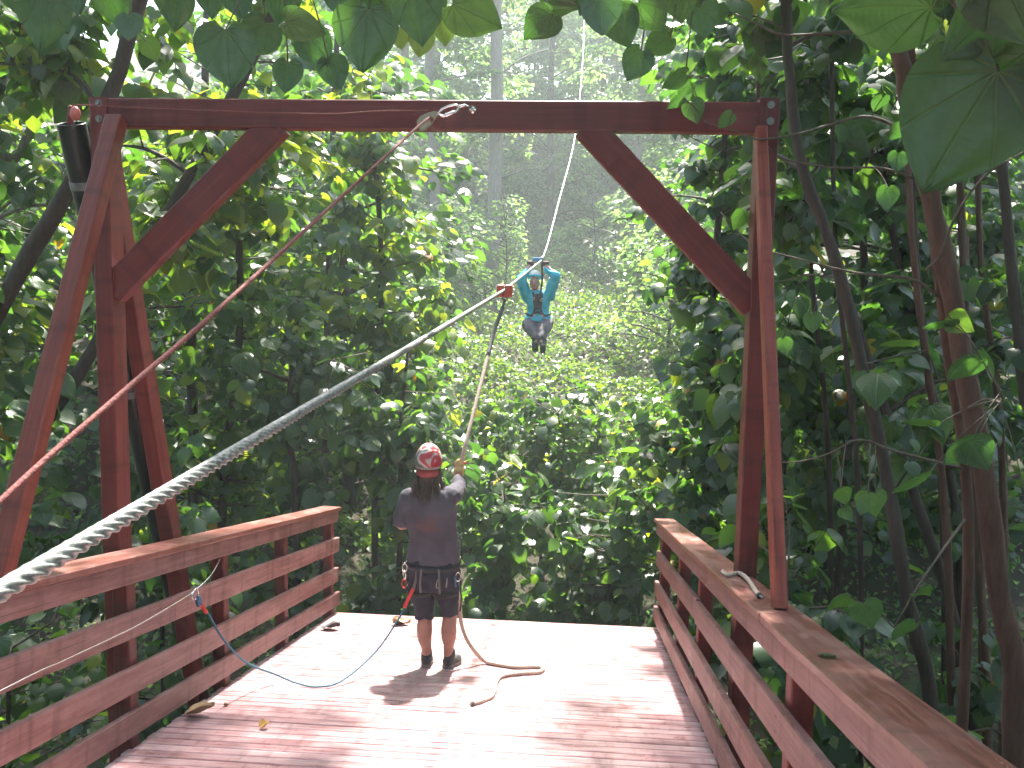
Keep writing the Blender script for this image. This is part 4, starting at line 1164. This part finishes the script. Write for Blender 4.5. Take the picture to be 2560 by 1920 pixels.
plant('red_trunk_tree', 'stout reddish trunk rising at the right beside the giant leaf', 'tree', TR_, [gz(2.6, 4.8), (2.42, 4.79, -.53), (2.32, 4.85, .12), (2.11, 4.84, 1.1), (1.86, 4.82, 2.05), (1.70, 4.81, 2.56), (1.56, 4.80, 3.11), (1.46, 4.85, 3.7), (1.3, 5, 5.2)], .066, .036,
      [((1.5, 5.2, 4.6), (1.3, 1.0, .9)), ((2.5, 5.2, 3.6), (.8, .8, .8))], barkm='barkred', tintc=.42, dens=4.5)
plant('slim_tree', 'slim dark trunk crossing behind the glossy leaves at mid right', 'tree', TR_, [gz(3.5, 7.0), (3.22, 7.31, -1.17), (2.84, 7.51, .09), (2.70, 7.65, .54), (2.33, 7.83, 1.62), (2.07, 7.89, 2.37), (1.81, 7.95, 3.09), (1.6, 8, 4.6)], .05, .028,
      [((2.2, 8.2, 3.6), (1.2, 1.0, 1.4)), ((2.9, 8.2, 1.2), (.9, .8, 1.0))], dens=4.5, tintc=.42)
plant('slim_tree', 'slim upright trunk far back behind the stout reddish trunk', 'tree', TR_, [gz(4.0, 8.3), (3.95, 8.38, -2.05), (3.84, 8.67, -.18), (3.73, 8.8, 1.17), (3.61, 8.96, 2.82), (3.49, 9.11, 4.31), (3.4, 9.2, 6)], .048, .028,
      [((3.6, 9.2, 3.8), (1.2, 1.1, 1.6)), ((3.9, 9, 1.2), (1.0, .9, 1.1))], dens=4.5, tintc=.4, barkm='barkred')
plant('slim_tree', 'slim trunk at the extreme right picture edge', 'tree', TR_, [gz(3.8, 7.1), (3.61, 7.19, .33), (3.49, 7.28, 1.27), (3.32, 7.42, 2.7), (3.2, 7.49, 3.48), (3.1, 7.6, 5.4)], .055, .03, [((3.3, 7.7, 4.2), (1.0, 1.0, 1.2)), ((3.7, 7.5, 1.8), (.7, .7, .8))], dens=4.5, tintc=.4)
plant('slim_tree', 'thin trunk between the slim dark trunk and the stout reddish one', 'tree', TR_, [gz(4.3, 9.5), (4.14, 9.61, -1.05), (3.94, 9.73, .23), (3.6, 9.82, 1.39), (3.31, 9.92, 2.54), (3.0, 10, 4.2)], .055, .03, [((3.6, 10, 2.3), (1.1, 1.0, 1.6)), ((4.2, 9.9, -.4), (1.1, .9, 1.2))], dens=4.5, tintc=.42)
plant('slim_tree', 'thin straight trunk partly hidden by leaves right of the frame corner', 'tree', TR_, [gz(3.0, 10.1), (3.06, 10.15, .14), (3.2, 10.31, 1.49), (3.11, 10.49, 3.3), (3.02, 10.62, 4.66), (2.9, 10.7, 6)], .05, .03, [((3.1, 10.6, 4), (1.1, 1.0, 1.7)), ((3.0, 10.3, .6), (.9, .8, 1.4))], dens=5, tintc=.42)
for i, (x, y, lean, r_) in enumerate(((2.1, 8.6, .5, .03), (2.75, 9.0, .6, .034), (3.0, 6.6, .75, .034), (3.5, 8.0, .7, .03), (4.4, 8.8, .7, .04), (2.5, 7.2, .6, .026), (4.9, 10.5, .6, .04))):
    b0 = gz(x, y)
    plant('bare_stem', '%s thin bare stem counted rightwards from the frame post' % ('first', 'second', 'fifth', 'fourth', 'seventh', 'third', 'sixth')[i], 'stem', 'thin bare stems among the right-hand trunks', [b0, (x - lean * .3, y + .1, .0), (x - lean * .8, y + .15, 2.2), (x - lean * 1.1, y + .2, 5.0)], r_, r_ * .6, [((x - lean, y + .2, 5.2), (.7, .7, .7))], dens=4, singles=0, limbs=4, barkm='bark' if i % 2 else 'barkred')
plant('side_shrub', 'broad-leaved shrub behind the middle of the rope-end railing', 'shrub', TR_, [gz(1.75, 6.6), (1.75, 6.6, -1.6), (1.6, 6.6, -.4)], .03, .012, [((1.6, 6.7, -.5), (.5, 1.3, .8)), ((1.9, 6.4, -1.6), (.8, 1.1, .8))], dens=7, size=.16, tintc=.45)
plant('side_shrub', 'broad-leaved shrub between the right frame post and the slim dark trunk', 'shrub', TR_, [gz(1.6, 8.3), (1.6, 8.3, -1), (1.5, 8.3, 1.2)], .035, .012, [((1.6, 8.4, .9), (.65, .8, 1.5)), ((1.7, 8.3, -1.4), (.8, .8, 1.2))], dens=7, tintc=.5)
plant('side_shrub', 'shaded low shrub among the trunk feet at the lower right', 'shrub', TR_, [gz(3.2, 6.4), (3.2, 6.4, -2), (3.2, 6.4, -1)], .03, .012, [((3.1, 6.6, -1.2), (1.0, 1.1, .8)), ((2.5, 5.4, -1.5), (.7, .8, .7))], dens=4, size=.13, tintc=.3)
plant('thicket_tree', 'shaded leafy tree closing the view at the far right', 'tree', TR_, [gz(5.2, 12), (5.1, 12, 2), (5, 12, 6)], .09, .04, [((5.0, 12, 2.5), (1.7, 1.3, 3.6)), ((4.2, 12.6, 5), (1.5, 1.2, 1.4))], dens=4, tintc=.4)
LEAVES_OVER_DECK = [(-1.831,2.944,2.719,0.215,-0.16,0.92,0.36,-0.20,0.33,-0.92), (-1.688,3.063,2.778,0.170,-0.03,0.88,0.48,0.22,0.48,-0.85), (-1.560,2.989,2.646,0.100,-0.13,0.98,0.14,-0.00,0.14,-0.99),
    (-1.357,2.889,2.716,0.166,0.07,0.94,0.33,-0.17,0.34,-0.93), (-1.382,3.213,2.825,0.137,-0.14,0.96,0.24,0.07,0.25,-0.97), (-1.244,3.112,2.779,0.133,-0.22,0.91,0.34,0.21,0.38,-0.90),
    (-1.186,2.900,2.573,0.208,-0.13,0.99,0.11,0.05,0.12,-0.99), (-1.121,3.090,2.650,0.163,-0.01,0.72,0.69,-0.66,0.51,-0.55), (-1.026,3.025,2.633,0.150,-0.01,0.64,0.77,0.94,0.27,-0.21),
    (-1.016,3.223,2.654,0.160,-0.10,0.96,0.26,0.59,0.27,-0.76), (-0.938,3.226,2.561,0.115,-0.18,0.97,0.16,0.33,0.21,-0.92), (-1.080,3.202,2.545,0.134,-0.11,0.93,0.34,-0.12,0.33,-0.94),
    (-0.721,2.943,2.649,0.242,-0.18,0.98,0.10,-0.10,0.08,-0.99), (-0.555,2.846,2.690,0.200,-0.15,0.95,0.28,0.12,0.30,-0.95), (-0.732,3.457,2.739,0.101,-0.23,0.91,0.33,0.10,0.36,-0.93),
    (-0.634,3.470,2.726,0.107,-0.07,0.98,0.18,-0.26,0.16,-0.95), (-0.563,3.472,2.771,0.114,-0.09,0.94,0.33,0.08,0.34,-0.94), (-0.873,3.139,2.799,0.163,-0.16,0.93,0.33,0.33,0.36,-0.87),
    (-0.658,3.042,2.775,0.172,-0.10,0.83,0.55,-0.55,0.42,-0.72), (-1.109,3.214,2.836,0.168,-0.02,0.88,0.47,-0.19,0.46,-0.87), (-1.823,3.068,2.828,0.178,0.00,0.93,0.36,0.40,0.33,-0.85),
    (-2.095,3.146,2.844,0.168,-0.07,0.93,0.36,-0.01,0.36,-0.93), (-1.795,3.567,2.722,0.103,-0.05,0.83,0.55,0.32,0.54,-0.78), (-0.416,2.762,2.606,0.168,-0.10,0.84,0.53,0.91,0.30,-0.30)]
LEAVES_TOP = [(-0.121,2.981,2.637,0.138,-0.06,0.80,0.60,-0.77,0.35,-0.54), (-0.161,3.104,2.711,0.136,-0.17,0.48,0.86,0.96,0.27,0.04), (0.032,2.916,2.670,0.150,0.00,1.00,0.03,0.11,0.03,-0.99),
    (0.095,3.108,2.696,0.158,-0.16,0.95,0.25,0.33,0.29,-0.90), (0.194,3.417,2.639,0.126,-0.17,0.93,0.32,-0.41,0.23,-0.88), (0.166,3.112,2.716,0.143,-0.09,0.82,0.57,0.71,0.45,-0.54),
    (0.302,3.430,2.690,0.126,-0.05,0.68,0.73,-0.91,0.27,-0.32), (0.021,3.214,2.821,0.133,-0.20,0.86,0.47,-0.47,0.34,-0.81), (0.316,3.326,2.825,0.137,-0.09,0.83,0.56,0.18,0.56,-0.81),
    (-0.109,3.100,2.806,0.143,-0.12,0.90,0.41,0.53,0.41,-0.74), (0.374,3.535,2.584,0.114,-0.03,0.49,0.87,-0.99,0.13,-0.11), (0.419,3.552,2.835,0.138,0.10,0.92,0.39,0.36,0.33,-0.87)]
LEAVES_CLOSE = [(0.733,1.692,2.148,0.263,0.06,1.00,0.03,-0.44,0.06,-0.90), (0.653,1.810,2.294,0.211,0.04,0.51,0.86,-1.00,0.07,0.01), (0.756,1.648,2.278,0.192,-0.13,0.88,0.46,-0.73,0.23,-0.64),
    (0.779,1.685,2.181,0.183,0.02,0.92,0.38,0.32,0.36,-0.88), (0.674,1.592,2.292,0.172,0.10,0.81,0.58,0.65,0.39,-0.66)]
LEAVES_SIDE = [(1.683,4.141,1.619,0.210,-0.07,0.45,0.89,-1.00,0.03,-0.09), (1.655,4.132,1.662,0.181,-0.07,0.88,0.46,0.85,0.29,-0.43), (1.762,4.064,1.472,0.248,-0.04,0.69,0.72,-0.53,0.60,-0.61),
    (1.644,4.180,1.152,0.235,0.04,0.45,0.89,-0.99,0.11,-0.02), (1.766,4.033,1.106,0.267,0.09,0.76,0.65,-0.74,0.49,-0.46), (1.608,4.155,0.912,0.264,0.01,0.56,0.83,-1.00,0.07,-0.03),
    (1.711,3.946,1.123,0.279,-0.00,0.86,0.51,0.59,0.41,-0.69), (1.366,4.608,0.755,0.154,-0.08,0.89,0.44,0.38,0.43,-0.82), (1.475,4.514,0.750,0.193,0.01,0.96,0.29,-0.34,0.28,-0.90),
    (1.545,4.621,0.723,0.198,-0.09,0.96,0.26,0.18,0.27,-0.95), (1.377,4.615,0.647,0.132,-0.10,0.96,0.25,0.66,0.25,-0.71), (1.390,4.228,0.276,0.257,-0.09,0.86,0.50,0.38,0.49,-0.78),
    (1.607,4.156,0.211,0.221,-0.14,0.86,0.49,-0.61,0.31,-0.73), (1.550,4.618,2.458,0.179,-0.03,1.00,0.07,-0.15,0.07,-0.99), (1.440,4.421,2.537,0.180,-0.03,0.50,0.87,0.98,0.19,-0.07),
    (1.485,4.700,2.746,0.161,-0.16,0.65,0.74,-0.18,0.72,-0.67), (1.495,4.569,2.286,0.189,-0.14,0.90,0.41,-0.15,0.39,-0.91), (0.445,4.259,2.650,0.141,-0.25,0.57,0.78,-0.95,-0.01,-0.30),
    (0.488,4.334,2.643,0.170,-0.02,0.91,0.42,0.40,0.39,-0.83), (0.486,4.347,2.741,0.120,-0.05,0.72,0.69,-0.68,0.48,-0.55), (0.685,4.351,2.593,0.150,-0.11,0.83,0.55,-0.76,0.29,-0.59),
    (1.659,4.273,0.324,0.185,-0.14,0.64,0.76,0.77,0.55,-0.32), (1.394,4.456,0.229,0.193,-0.02,0.76,0.65,-0.91,0.26,-0.32), (2.052,4.077,0.724,0.172,-0.11,0.54,0.84,-0.99,0.03,-0.15),
    (1.224,4.800,1.649,0.168,0.09,0.97,0.24,0.06,0.23,-0.97), (1.071,4.778,1.514,0.157,-0.14,0.97,0.19,0.16,0.21,-0.96), (0.829,4.734,2.170,0.154,-0.25,0.93,0.26,-0.55,0.08,-0.83)]

# nearest branches reaching into the picture from trees standing just outside it
def overhang(name, label, trunk, r0, r1, branches, leaves, m='bark', tints=()):
    root = empty(name, trunk[0], label, 'tree')
    sp = spline(trunk, 6)
    MB().tube(sp, [r0 + (r1 - r0) * i / (len(sp) - 1) for i in range(len(sp))], 12).build('trunk', M[m], root)
    bp_ = []
    for b_, ra, rb_ in branches:
        pp = spline(b_, 6)
        MB().tube(pp, [ra + (rb_ - ra) * i / (len(pp) - 1) for i in range(len(pp))], 7).build('branch', M['twig'], root)
        bp_ += pp
    tw = MB()
    for i, q_ in enumerate(leaves):
        jr = random.Random(i * 3 + len(leaves))
        base_, size_, nn_, tt_ = V(q_[:3]), q_[3] * jr.uniform(.8, .98), V(q_[4:7]) + V(jr.uniform(-.25, .25), 0, jr.uniform(-.2, .3)), q_[7:10]
        lone_leaf('leaf', (LEAF_BIG if size_ > .15 or base_.y < 3.6 else LEAF_ONE)[(i * 7 + 1) % 3], base_, nn_, tt_, size_, root, tints[i] if i < len(tints) else .05 + .3 * ((i * .618) % 1))
        s_ = min(bp_, key=lambda p: (p - base_).length)
        mid_ = (s_ + base_) / 2 + V(0, 0, .25 * (s_ - base_).length * .3)
        tw.tube(spline([s_, mid_, base_], 3), .0028, 5, caps=False)
    tag(tw.build('leaf_stalks', M['twig'], root), kind='stuff')
    return root
overhang('overhanging_tree', 'branch of large drooping heart leaves hanging across the top left', [gz(-3.9, 2.0), (-3.8, 2.0, .5), (-3.5, 2.3, 2.4), (-3.2, 2.6, 3.9)], .10, .06,
         [([(-3.45, 2.35, 2.6), (-2.8, 2.8, 3.1), (-2.23, 3.19, 2.99), (-1.63, 3.07, 2.86), (-1.12, 3.05, 2.81), (-.69, 2.98, 2.78), (-.35, 2.9, 2.77)], .022, .006)], LEAVES_OVER_DECK, tints=(.15, .1, .05, .05, .1, .1, .2, .1, .1, 0, 0, .05, .4, .1, .9, .9, .85, .1, .3, .2, .1, .1, .7, .6))
overhang('overhanging_tree', 'branch of round dark leaves hanging at the top beside the far cable', [gz(2.2, 2.6), (2.2, 2.6, 1), (2.0, 2.9, 3.0), (1.8, 3.2, 4.2)], .08, .05,
         [([(1.95, 2.95, 3.2), (1.3, 3.3, 3.35), (.75, 3.43, 3.1), (.38, 3.28, 2.92), (.1, 3.15, 2.85), (-.1, 3.13, 2.84), (-.21, 3.07, 2.8)], .018, .005)], LEAVES_TOP)
overhang('overhanging_tree', 'giant heart-shaped leaves very close at the top right corner', [gz(2.0, 1.6), (2.0, 1.6, .5), (1.8, 1.8, 2.2), (1.6, 2.0, 3.2)], .06, .03,
         [([(1.8, 1.8, 2.3), (1.35, 1.95, 2.45), (.95, 1.9, 2.32), (.78, 1.77, 2.17), (.62, 1.80, 2.40)], .011, .004)], LEAVES_CLOSE)
overhang('sapling', 'sapling with long bare twigs and scattered glossy leaves at mid right', [gz(2.3, 5.1), (2.25, 5.1, .2), (2.0, 5.0, 1.5), (1.75, 4.9, 2.6), (1.6, 4.85, 3.4)], .035, .018,
         [([(1.62, 4.85, 3.05), (1.47, 4.9, 3.12), (1.31, 4.89, 3.12), (1.04, 4.97, 3.13), (.91, 5.07, 3.22), (.81, 5.17, 3.3)], .011, .004),
          ([(1.74, 4.88, 2.58), (1.45, 4.75, 2.66), (1.25, 4.73, 2.62), (1.06, 4.6, 2.55), (.85, 4.48, 2.5), (.73, 4.40, 2.52), (.56, 4.40, 2.57)], .010, .003),
          ([(1.80, 4.9, 2.35), (1.51, 4.72, 2.40), (1.26, 4.7, 2.4), (1.01, 4.69, 2.44), (.87, 4.50, 2.49)], .008, .003),
          ([(1.95, 5.0, 1.75), (1.68, 4.68, 1.84), (1.42, 4.76, 1.87), (1.15, 4.85, 1.94), (.92, 4.94, 2.02), (.77, 5.15, 2.21)], .009, .003),
          ([(2.15, 5.05, .8), (1.73, 4.89, .91), (1.53, 4.88, .97), (1.41, 4.96, .88), (1.26, 5.04, .81), (1.12, 5.03, .8)], .009, .003),
          ([(1.85, 4.95, 1.9), (1.78, 4.6, 1.96), (1.81, 4.52, 2.15), (1.9, 4.44, 2.33), (2.03, 4.36, 2.43)], .009, .003),
          ([(2.2, 5.08, .5), (1.95, 4.7, .45), (1.75, 4.5, .3), (1.6, 4.4, .1)], .009, .003),
          ([(2.1, 5.05, 1.1), (2.0, 4.5, 1.25), (1.9, 4.1, 1.3), (1.75, 4.1, 1.55)], .009, .003)], [(*q_[:3], q_[3] * .7, *q_[4:]) for q_ in LEAVES_SIDE], 'barkred', tints=(.0, .8, 0, .05, 0, .05, 0, .5, .5, .4, .5, .1, .05, 0, 0, 0, .1, 0, .1, .1, .1, .2, .2, 0, .2, .2, .2))

# ---- trees closing the view behind the thickets
def mass_tree(name, label, group, base, top, r0, clumps, per, size, m, tintc, barkm='bark', flat=.45, droop=.3, taper=.7):
    """distant tree: trunk, limbs and a crown of leaf sprays"""
    root = empty(name, base, label, 'tree', group)
    sp = spline([base, (np.array(base) * .5 + np.array(top) * .5 + RNG.normal(size=3) * .15), top], 6)
    MB().tube(sp, [r0 * (1 - taper * i / (len(sp) - 1)) for i in range(len(sp))], 10).build('trunk', M[barkm], root)
    A = np.array([tuple(p) for p in sp])
    P, Nn, Tt = [], [], []
    lm = MB()
    for c, r in clumps:
        c = np.array(c, float)
        j = np.argmin(((A - c) ** 2).sum(1) + 2 * np.maximum(0, A[:, 2] - c[2] + .3))
        mid_ = (A[j] + c) / 2 + np.array([0, 0, .08 * np.linalg.norm(c - A[j])])
        L = np.linalg.norm(c - A[j])
        lm.tube(spline([A[j], mid_, c], 3), [.014 * L + .01] * 2 + [.012 * L + .008] * 2 + [.008 * L + .004] * 3, 4, caps=False)
        k_ = int(per * RNG.uniform(.6, 1.4) * (r / 1.0) ** 2)
        d = RNG.normal(size=(k_, 3)); d = norm(d) * RNG.random((k_, 1)) ** (1 / 2.2)
        d[:, 2] *= flat
        tiltv = (c - A[j]); tiltv[2] = 0
        tn = norm(tiltv[None])[0]
        d[:, 2] -= droop * (d @ tn)
        P.append(c + d * r)
        oo = norm(d + tn * .6)
        Nn.append(np.array([0, 0, .8]) + oo * .35 + RNG.normal(size=(k_, 3)) * .35)
        Tt.append(oo + np.array([0, 0, -.35]) + RNG.normal(size=(k_, 3)) * .35)
    P, Nn, Tt = np.concatenate(P), np.concatenate(Nn), np.concatenate(Tt)
    keep = np.array([not blocked(p) for p in P])
    P, Nn, Tt = P[keep], Nn[keep], Tt[keep]
    tag(lm.build('limbs', M[barkm], root), kind='stuff')
    foliage('crown', P, leaf_axes(Nn, Tt), size * np.clip(RNG.normal(1, .25, len(P)), .5, 1.6), np.clip(RNG.normal(tintc, .22, len(P)), 0, .96), [KITE] if m != 'leaf' else TPL, M[m], root)
    return root

def crown(base, h, r, n, low=.2, narrow=.5):
    out = []
    for i in range(n):
        t = low + (1 - low) * ((i + RNG.random()) / n)
        rr_ = r * (1 - narrow * max(0, (t - .45) / .55)) * math.sqrt(RNG.random())
        a = i * 2.4 + RNG.random()
        out.append(((base[0] + rr_ * math.cos(a), base[1] + rr_ * math.sin(a), base[2] + h * t), r * RNG.uniform(.26, .42)))
    return out

BK = 'trees behind the thickets'
for x, y, h, r, lab in ((-4.5, 17, 9, 2.6, 'tree in shade behind the sunlit yellow-green tree'), (-9, 16, 7, 3.0, 'tree behind the leaning trunk crown'), (-13, 18, 7, 3.2, 'tree far left behind the pale trunk'), (-7.5, 22, 9, 3.2, 'taller tree deep behind the left thicket'),
                     (3.2, 16, 9.5, 2.4, 'tree behind the short knee brace'), (6.2, 16.5, 10, 2.9, 'tree behind the slim trunks at right'), (9.5, 18, 11, 3.2, 'tree at far right behind the stout reddish trunk'), (5.0, 23, 12, 3.0, 'taller tree deep behind the right thicket')):
    g = gz(x, y)
    mass_tree('forest_tree', lab, BK, g, (x + RNG.normal() * .4, y, g[2] + h), .16, crown(g, h, r, 46, low=.06, narrow=.35), 62, .21, 'leaf', .45, flat=.6)

FT = 'tall trees on the far hillside'
far = [(-6.9, 42, 20, 3.0, .27, 'tall pale trunk on the hillside above the beam pulley'), (-4.15, 40.2, 19, 2.6, .33, 'tall pale trunk on the hillside between pulley and far cable'), (-9.4, 46, 21, 3.2, .24, 'tall hillside tree left of the pale trunks'),
       (-2.0, 55, 17, 3.6, .3, 'hillside tree behind the far cable'), (2.6, 46, 15, 3.4, .25, 'hillside tree right of the far cable'), (6.5, 50, 18, 4.0, .3, 'hillside tree above the short knee brace'), (-14, 52, 22, 4.2, .3, 'hillside tree high at the left'),
       (-6, 62, 20, 4.5, .3, 'hazy hillside tree between the pale trunks'), (1.0, 68, 20, 4.6, .3, 'hazy hillside tree beyond the cable top'), (-12, 72, 24, 5.0, .35, 'hazy hillside tree far up left'), (7, 74, 24, 5.2, .35, 'hazy hillside tree far up right'), (-3.5, 85, 24, 5.5, .35, 'hazy hillside tree at the top of the gap'),
       (12, 60, 20, 4.6, .3, 'hillside tree hidden behind the right thicket'), (-20, 60, 22, 4.6, .3, 'hillside tree hidden behind the left thicket'), (3, 95, 26, 6.0, .35, 'faint hillside tree at the ridge')]
for i, (x, y, h, r, r0, lab) in enumerate(far):
    g = gz(x, y)
    tall = i < 3
    mass_tree('hillside_tree', lab, FT, g, (x + RNG.normal() * .3, y + RNG.normal() * .3, g[2] + h), r0, crown(g, h, r, 30 if tall else 44, low=.3 if tall else .12, narrow=.25), 130 if y < 60 else 95, .27 if y < 60 else .42, 'leaffar', RNG.uniform(.25, .65),
              barkm='barkpale' if y < 50 else 'bark', flat=.26, droop=.35, taper=.3 if tall else .7)
# shrubs on the bank
for x, y, h, r, lab in ((-4.6, 30, 4.5, 1.9, 'pale leafy bush on the bank below the tall pale trunks'), (-5.6, 25, 4.0, 1.8, 'bushy sapling on the bank left of the rider'), (2.6, 27, 4.2, 1.9, 'bush on the bank right of the rider'), (3.4, 34, 5.5, 2.2, 'larger bush up the bank right of the cable'), (-3.2, 36, 4.0, 1.7, 'sunlit bush at the foot of the pale trunks'), (.4, 44, 4.5, 1.8, 'dark bush at the head of the cleared strip'), (-8, 34, 6, 2.4, 'leafy bush under the hillside trees at left')):
    g = gz(x, y)
    mass_tree('bank_bush', lab, 'bushes on the bank', g, (x, y, g[2] + h * .8), .06, crown(g, h, r, 30, low=.02, narrow=.5), 150, .2, 'leaffar', .62, flat=.55)

# ---- ground cover
def cover(name, label, n_, xr, yr, hgt, size, m, tintc, keep=None):
    X = RNG.uniform(*xr, n_); Y = yr[0] + (yr[1] - yr[0]) * RNG.random(n_) ** 1.3
    lump = .5 + .5 * np.sin(X * 1.7 + 2 * np.sin(Y * .6)) * np.sin(Y * 1.3 + X * .4)
    Z = ground_z(X, Y) + hgt * (.15 + lump) * RNG.random(n_) ** .6
    P = np.stack([X, Y, Z], -1)
    if keep is not None: P = P[keep(P)]
    k_ = len(P)
    a = RNG.random(k_) * 6.28
    h = np.stack([np.cos(a), np.sin(a), np.zeros(k_)], -1)
    Nn = np.array([0, -.12, .75]) + h * .4 + RNG.normal(size=(k_, 3)) * .3
    Tt = h + np.array([0, 0, -.4])
    o = foliage(name, P, leaf_axes(Nn, Tt), size * np.clip(RNG.normal(1, .3, k_), .4, 1.8), np.clip(RNG.normal(tintc, .25, k_), 0, 1), [KITE], M[m], None)
    tag(o, label, 'plants', kind='stuff')
cover('ground_cover', 'sunlit small-leaved creeper covering the bank below the cable', 48000, (-8, 7), (15.5, 46), .55, .17, 'cover', .6)
cover('hillside_undergrowth', 'hazy undergrowth covering the far hillside', 30000, (-26, 22), (44, 112), 1.6, .42, 'leaffar', .35)
cover('undergrowth', 'dark small-leaved undergrowth covering the gully beside the deck', 26000, (-10, 7), (-1, 16), .75, .11, 'leaffar', .4, keep=lambda P: ~((P[:, 0] > -2.6) & (P[:, 0] < 1.0) & (P[:, 2] > deckz(P[:, 1]) - .3)))

# ---- forest round the photographer, outside the picture
AR = 'forest trees round the landing behind the photographer'
for x, y, h, r, lab in ((-5.5, -3, 10, 3.2, 'forest tree behind the photographer on the wire side'), (4.8, -2.5, 10, 3.0, 'forest tree behind the photographer on the rope-end side'), (-1.5, -8, 11, 3.6, 'forest tree straight behind the photographer'), (-9, 3, 11, 3.4, 'forest tree outside the left picture edge'), (7.5, 5, 11, 3.4, 'forest tree outside the right picture edge'), (3.5, -8, 11, 3.4, 'forest tree far behind the photographer')):
    g = gz(x, y)
    mass_tree('forest_tree', lab, AR, g, (x, y, g[2] + h), .16, crown(g, h, r, 34, low=.1, narrow=.3), 30, .34, 'leaf', .45, flat=.7)
# high crowns that shade the branches nearest the camera
g = gz(-5.0, 4.0)
mass_tree('forest_tree', 'tall tree with its crown above the top left picture edge', 'tall trees whose crowns close over the platform', g, (-3.4, 4.8, 7.2), .10, [((-2.6 + .9 * math.cos(i * 2.4) * (i % 5) / 3, 5.0 + .9 * math.sin(i * 2.4) * (i % 5) / 3, 5.0 + 1.6 * ((i * .37) % 1)), .85) for i in range(14)] + [((-1.2 + .5 * math.cos(i * 2.4), 4.9 + .7 * math.sin(i * 2.4), 5.2 + .6 * ((i * .37) % 1)), .7) for i in range(5)] + [((-1.5 + .28 * i, 4.4 + .25 * (i % 3), 4.9 + .35 * (i % 2)), .6) for i in range(6)], 75, .18, 'leaf', .5, flat=.6)
g = gz(2.9, 3.9)
mass_tree('forest_tree', 'tall tree with its crown above the top right picture edge', 'tall trees whose crowns close over the platform', g, (2.5, 4.0, 7.0), .12, [((2.2 + .9 * math.cos(i * 2.4) * (i % 5) / 3, 3.9 + .9 * math.sin(i * 2.4) * (i % 5) / 3, 4.7 + 1.7 * ((i * .37) % 1)), .85) for i in range(16)] + [((.5 + .3 * (i % 4), 3.0 + .4 * (i // 4), 4.2 + .5 * (i % 3)), .55) for i in range(12)] + [((.75 + .3 * (i % 3), 4.5 + .38 * (i // 3), 4.9 + .3 * (i // 3) + .3 * (i % 2)), .5) for i in range(15)], 80, .18, 'leaf', .5, flat=.6)

g = gz(-4.2, 14)
mass_tree('forest_tree', 'tall tree whose high crown dapples the wire side of the deck', 'tall trees whose crowns close over the platform', g, (-3.0, 12.0, 11.6), .07, [((-2.4 + .3 * (i % 5), 11.0 + .36 * (i // 5), 9.6 + .9 * ((i * .37) % 1)), .44) for i in range(20)] + [((-3.3, 11.6 + .3 * i, 9.8 + .3 * i), .8) for i in range(3)], 75, .17, 'leaf', .5, flat=.5)
g = gz(2.9, 14)
mass_tree('forest_tree', 'tall tree whose high crown dapples the rope-end side of the deck', 'tall trees whose crowns close over the platform', g, (1.9, 12.0, 11.6), .07, [((.45 + .28 * (i % 3), 10.8 + .36 * (i // 3), 9.5 + .9 * ((i * .37) % 1)), .42) for i in range(16)] + [((1.7, 11.4 + .3 * i, 9.8 + .3 * i), .8) for i in range(3)], 75, .17, 'leaf', .5, flat=.5)

# ---- damp air between the camera and the hillside
hz = MB().box((0, 45, 21), (78, 82, 28))
hm_, nt, b, n, l = mat('damp_air')
n.remove(b)
pv = n.new('ShaderNodeVolumePrincipled')
pv.inputs['Color'].default_value = (.86, .96, .95, 1)
pv.inputs['Density'].default_value = .0023
pv.inputs['Anisotropy'].default_value = .3
l.new(pv.outputs[0], n['Material Output'].inputs['Volume'])
tag(hz.build('haze', hm_, smooth=False), 'thin damp haze in the forest air', kind='stuff')
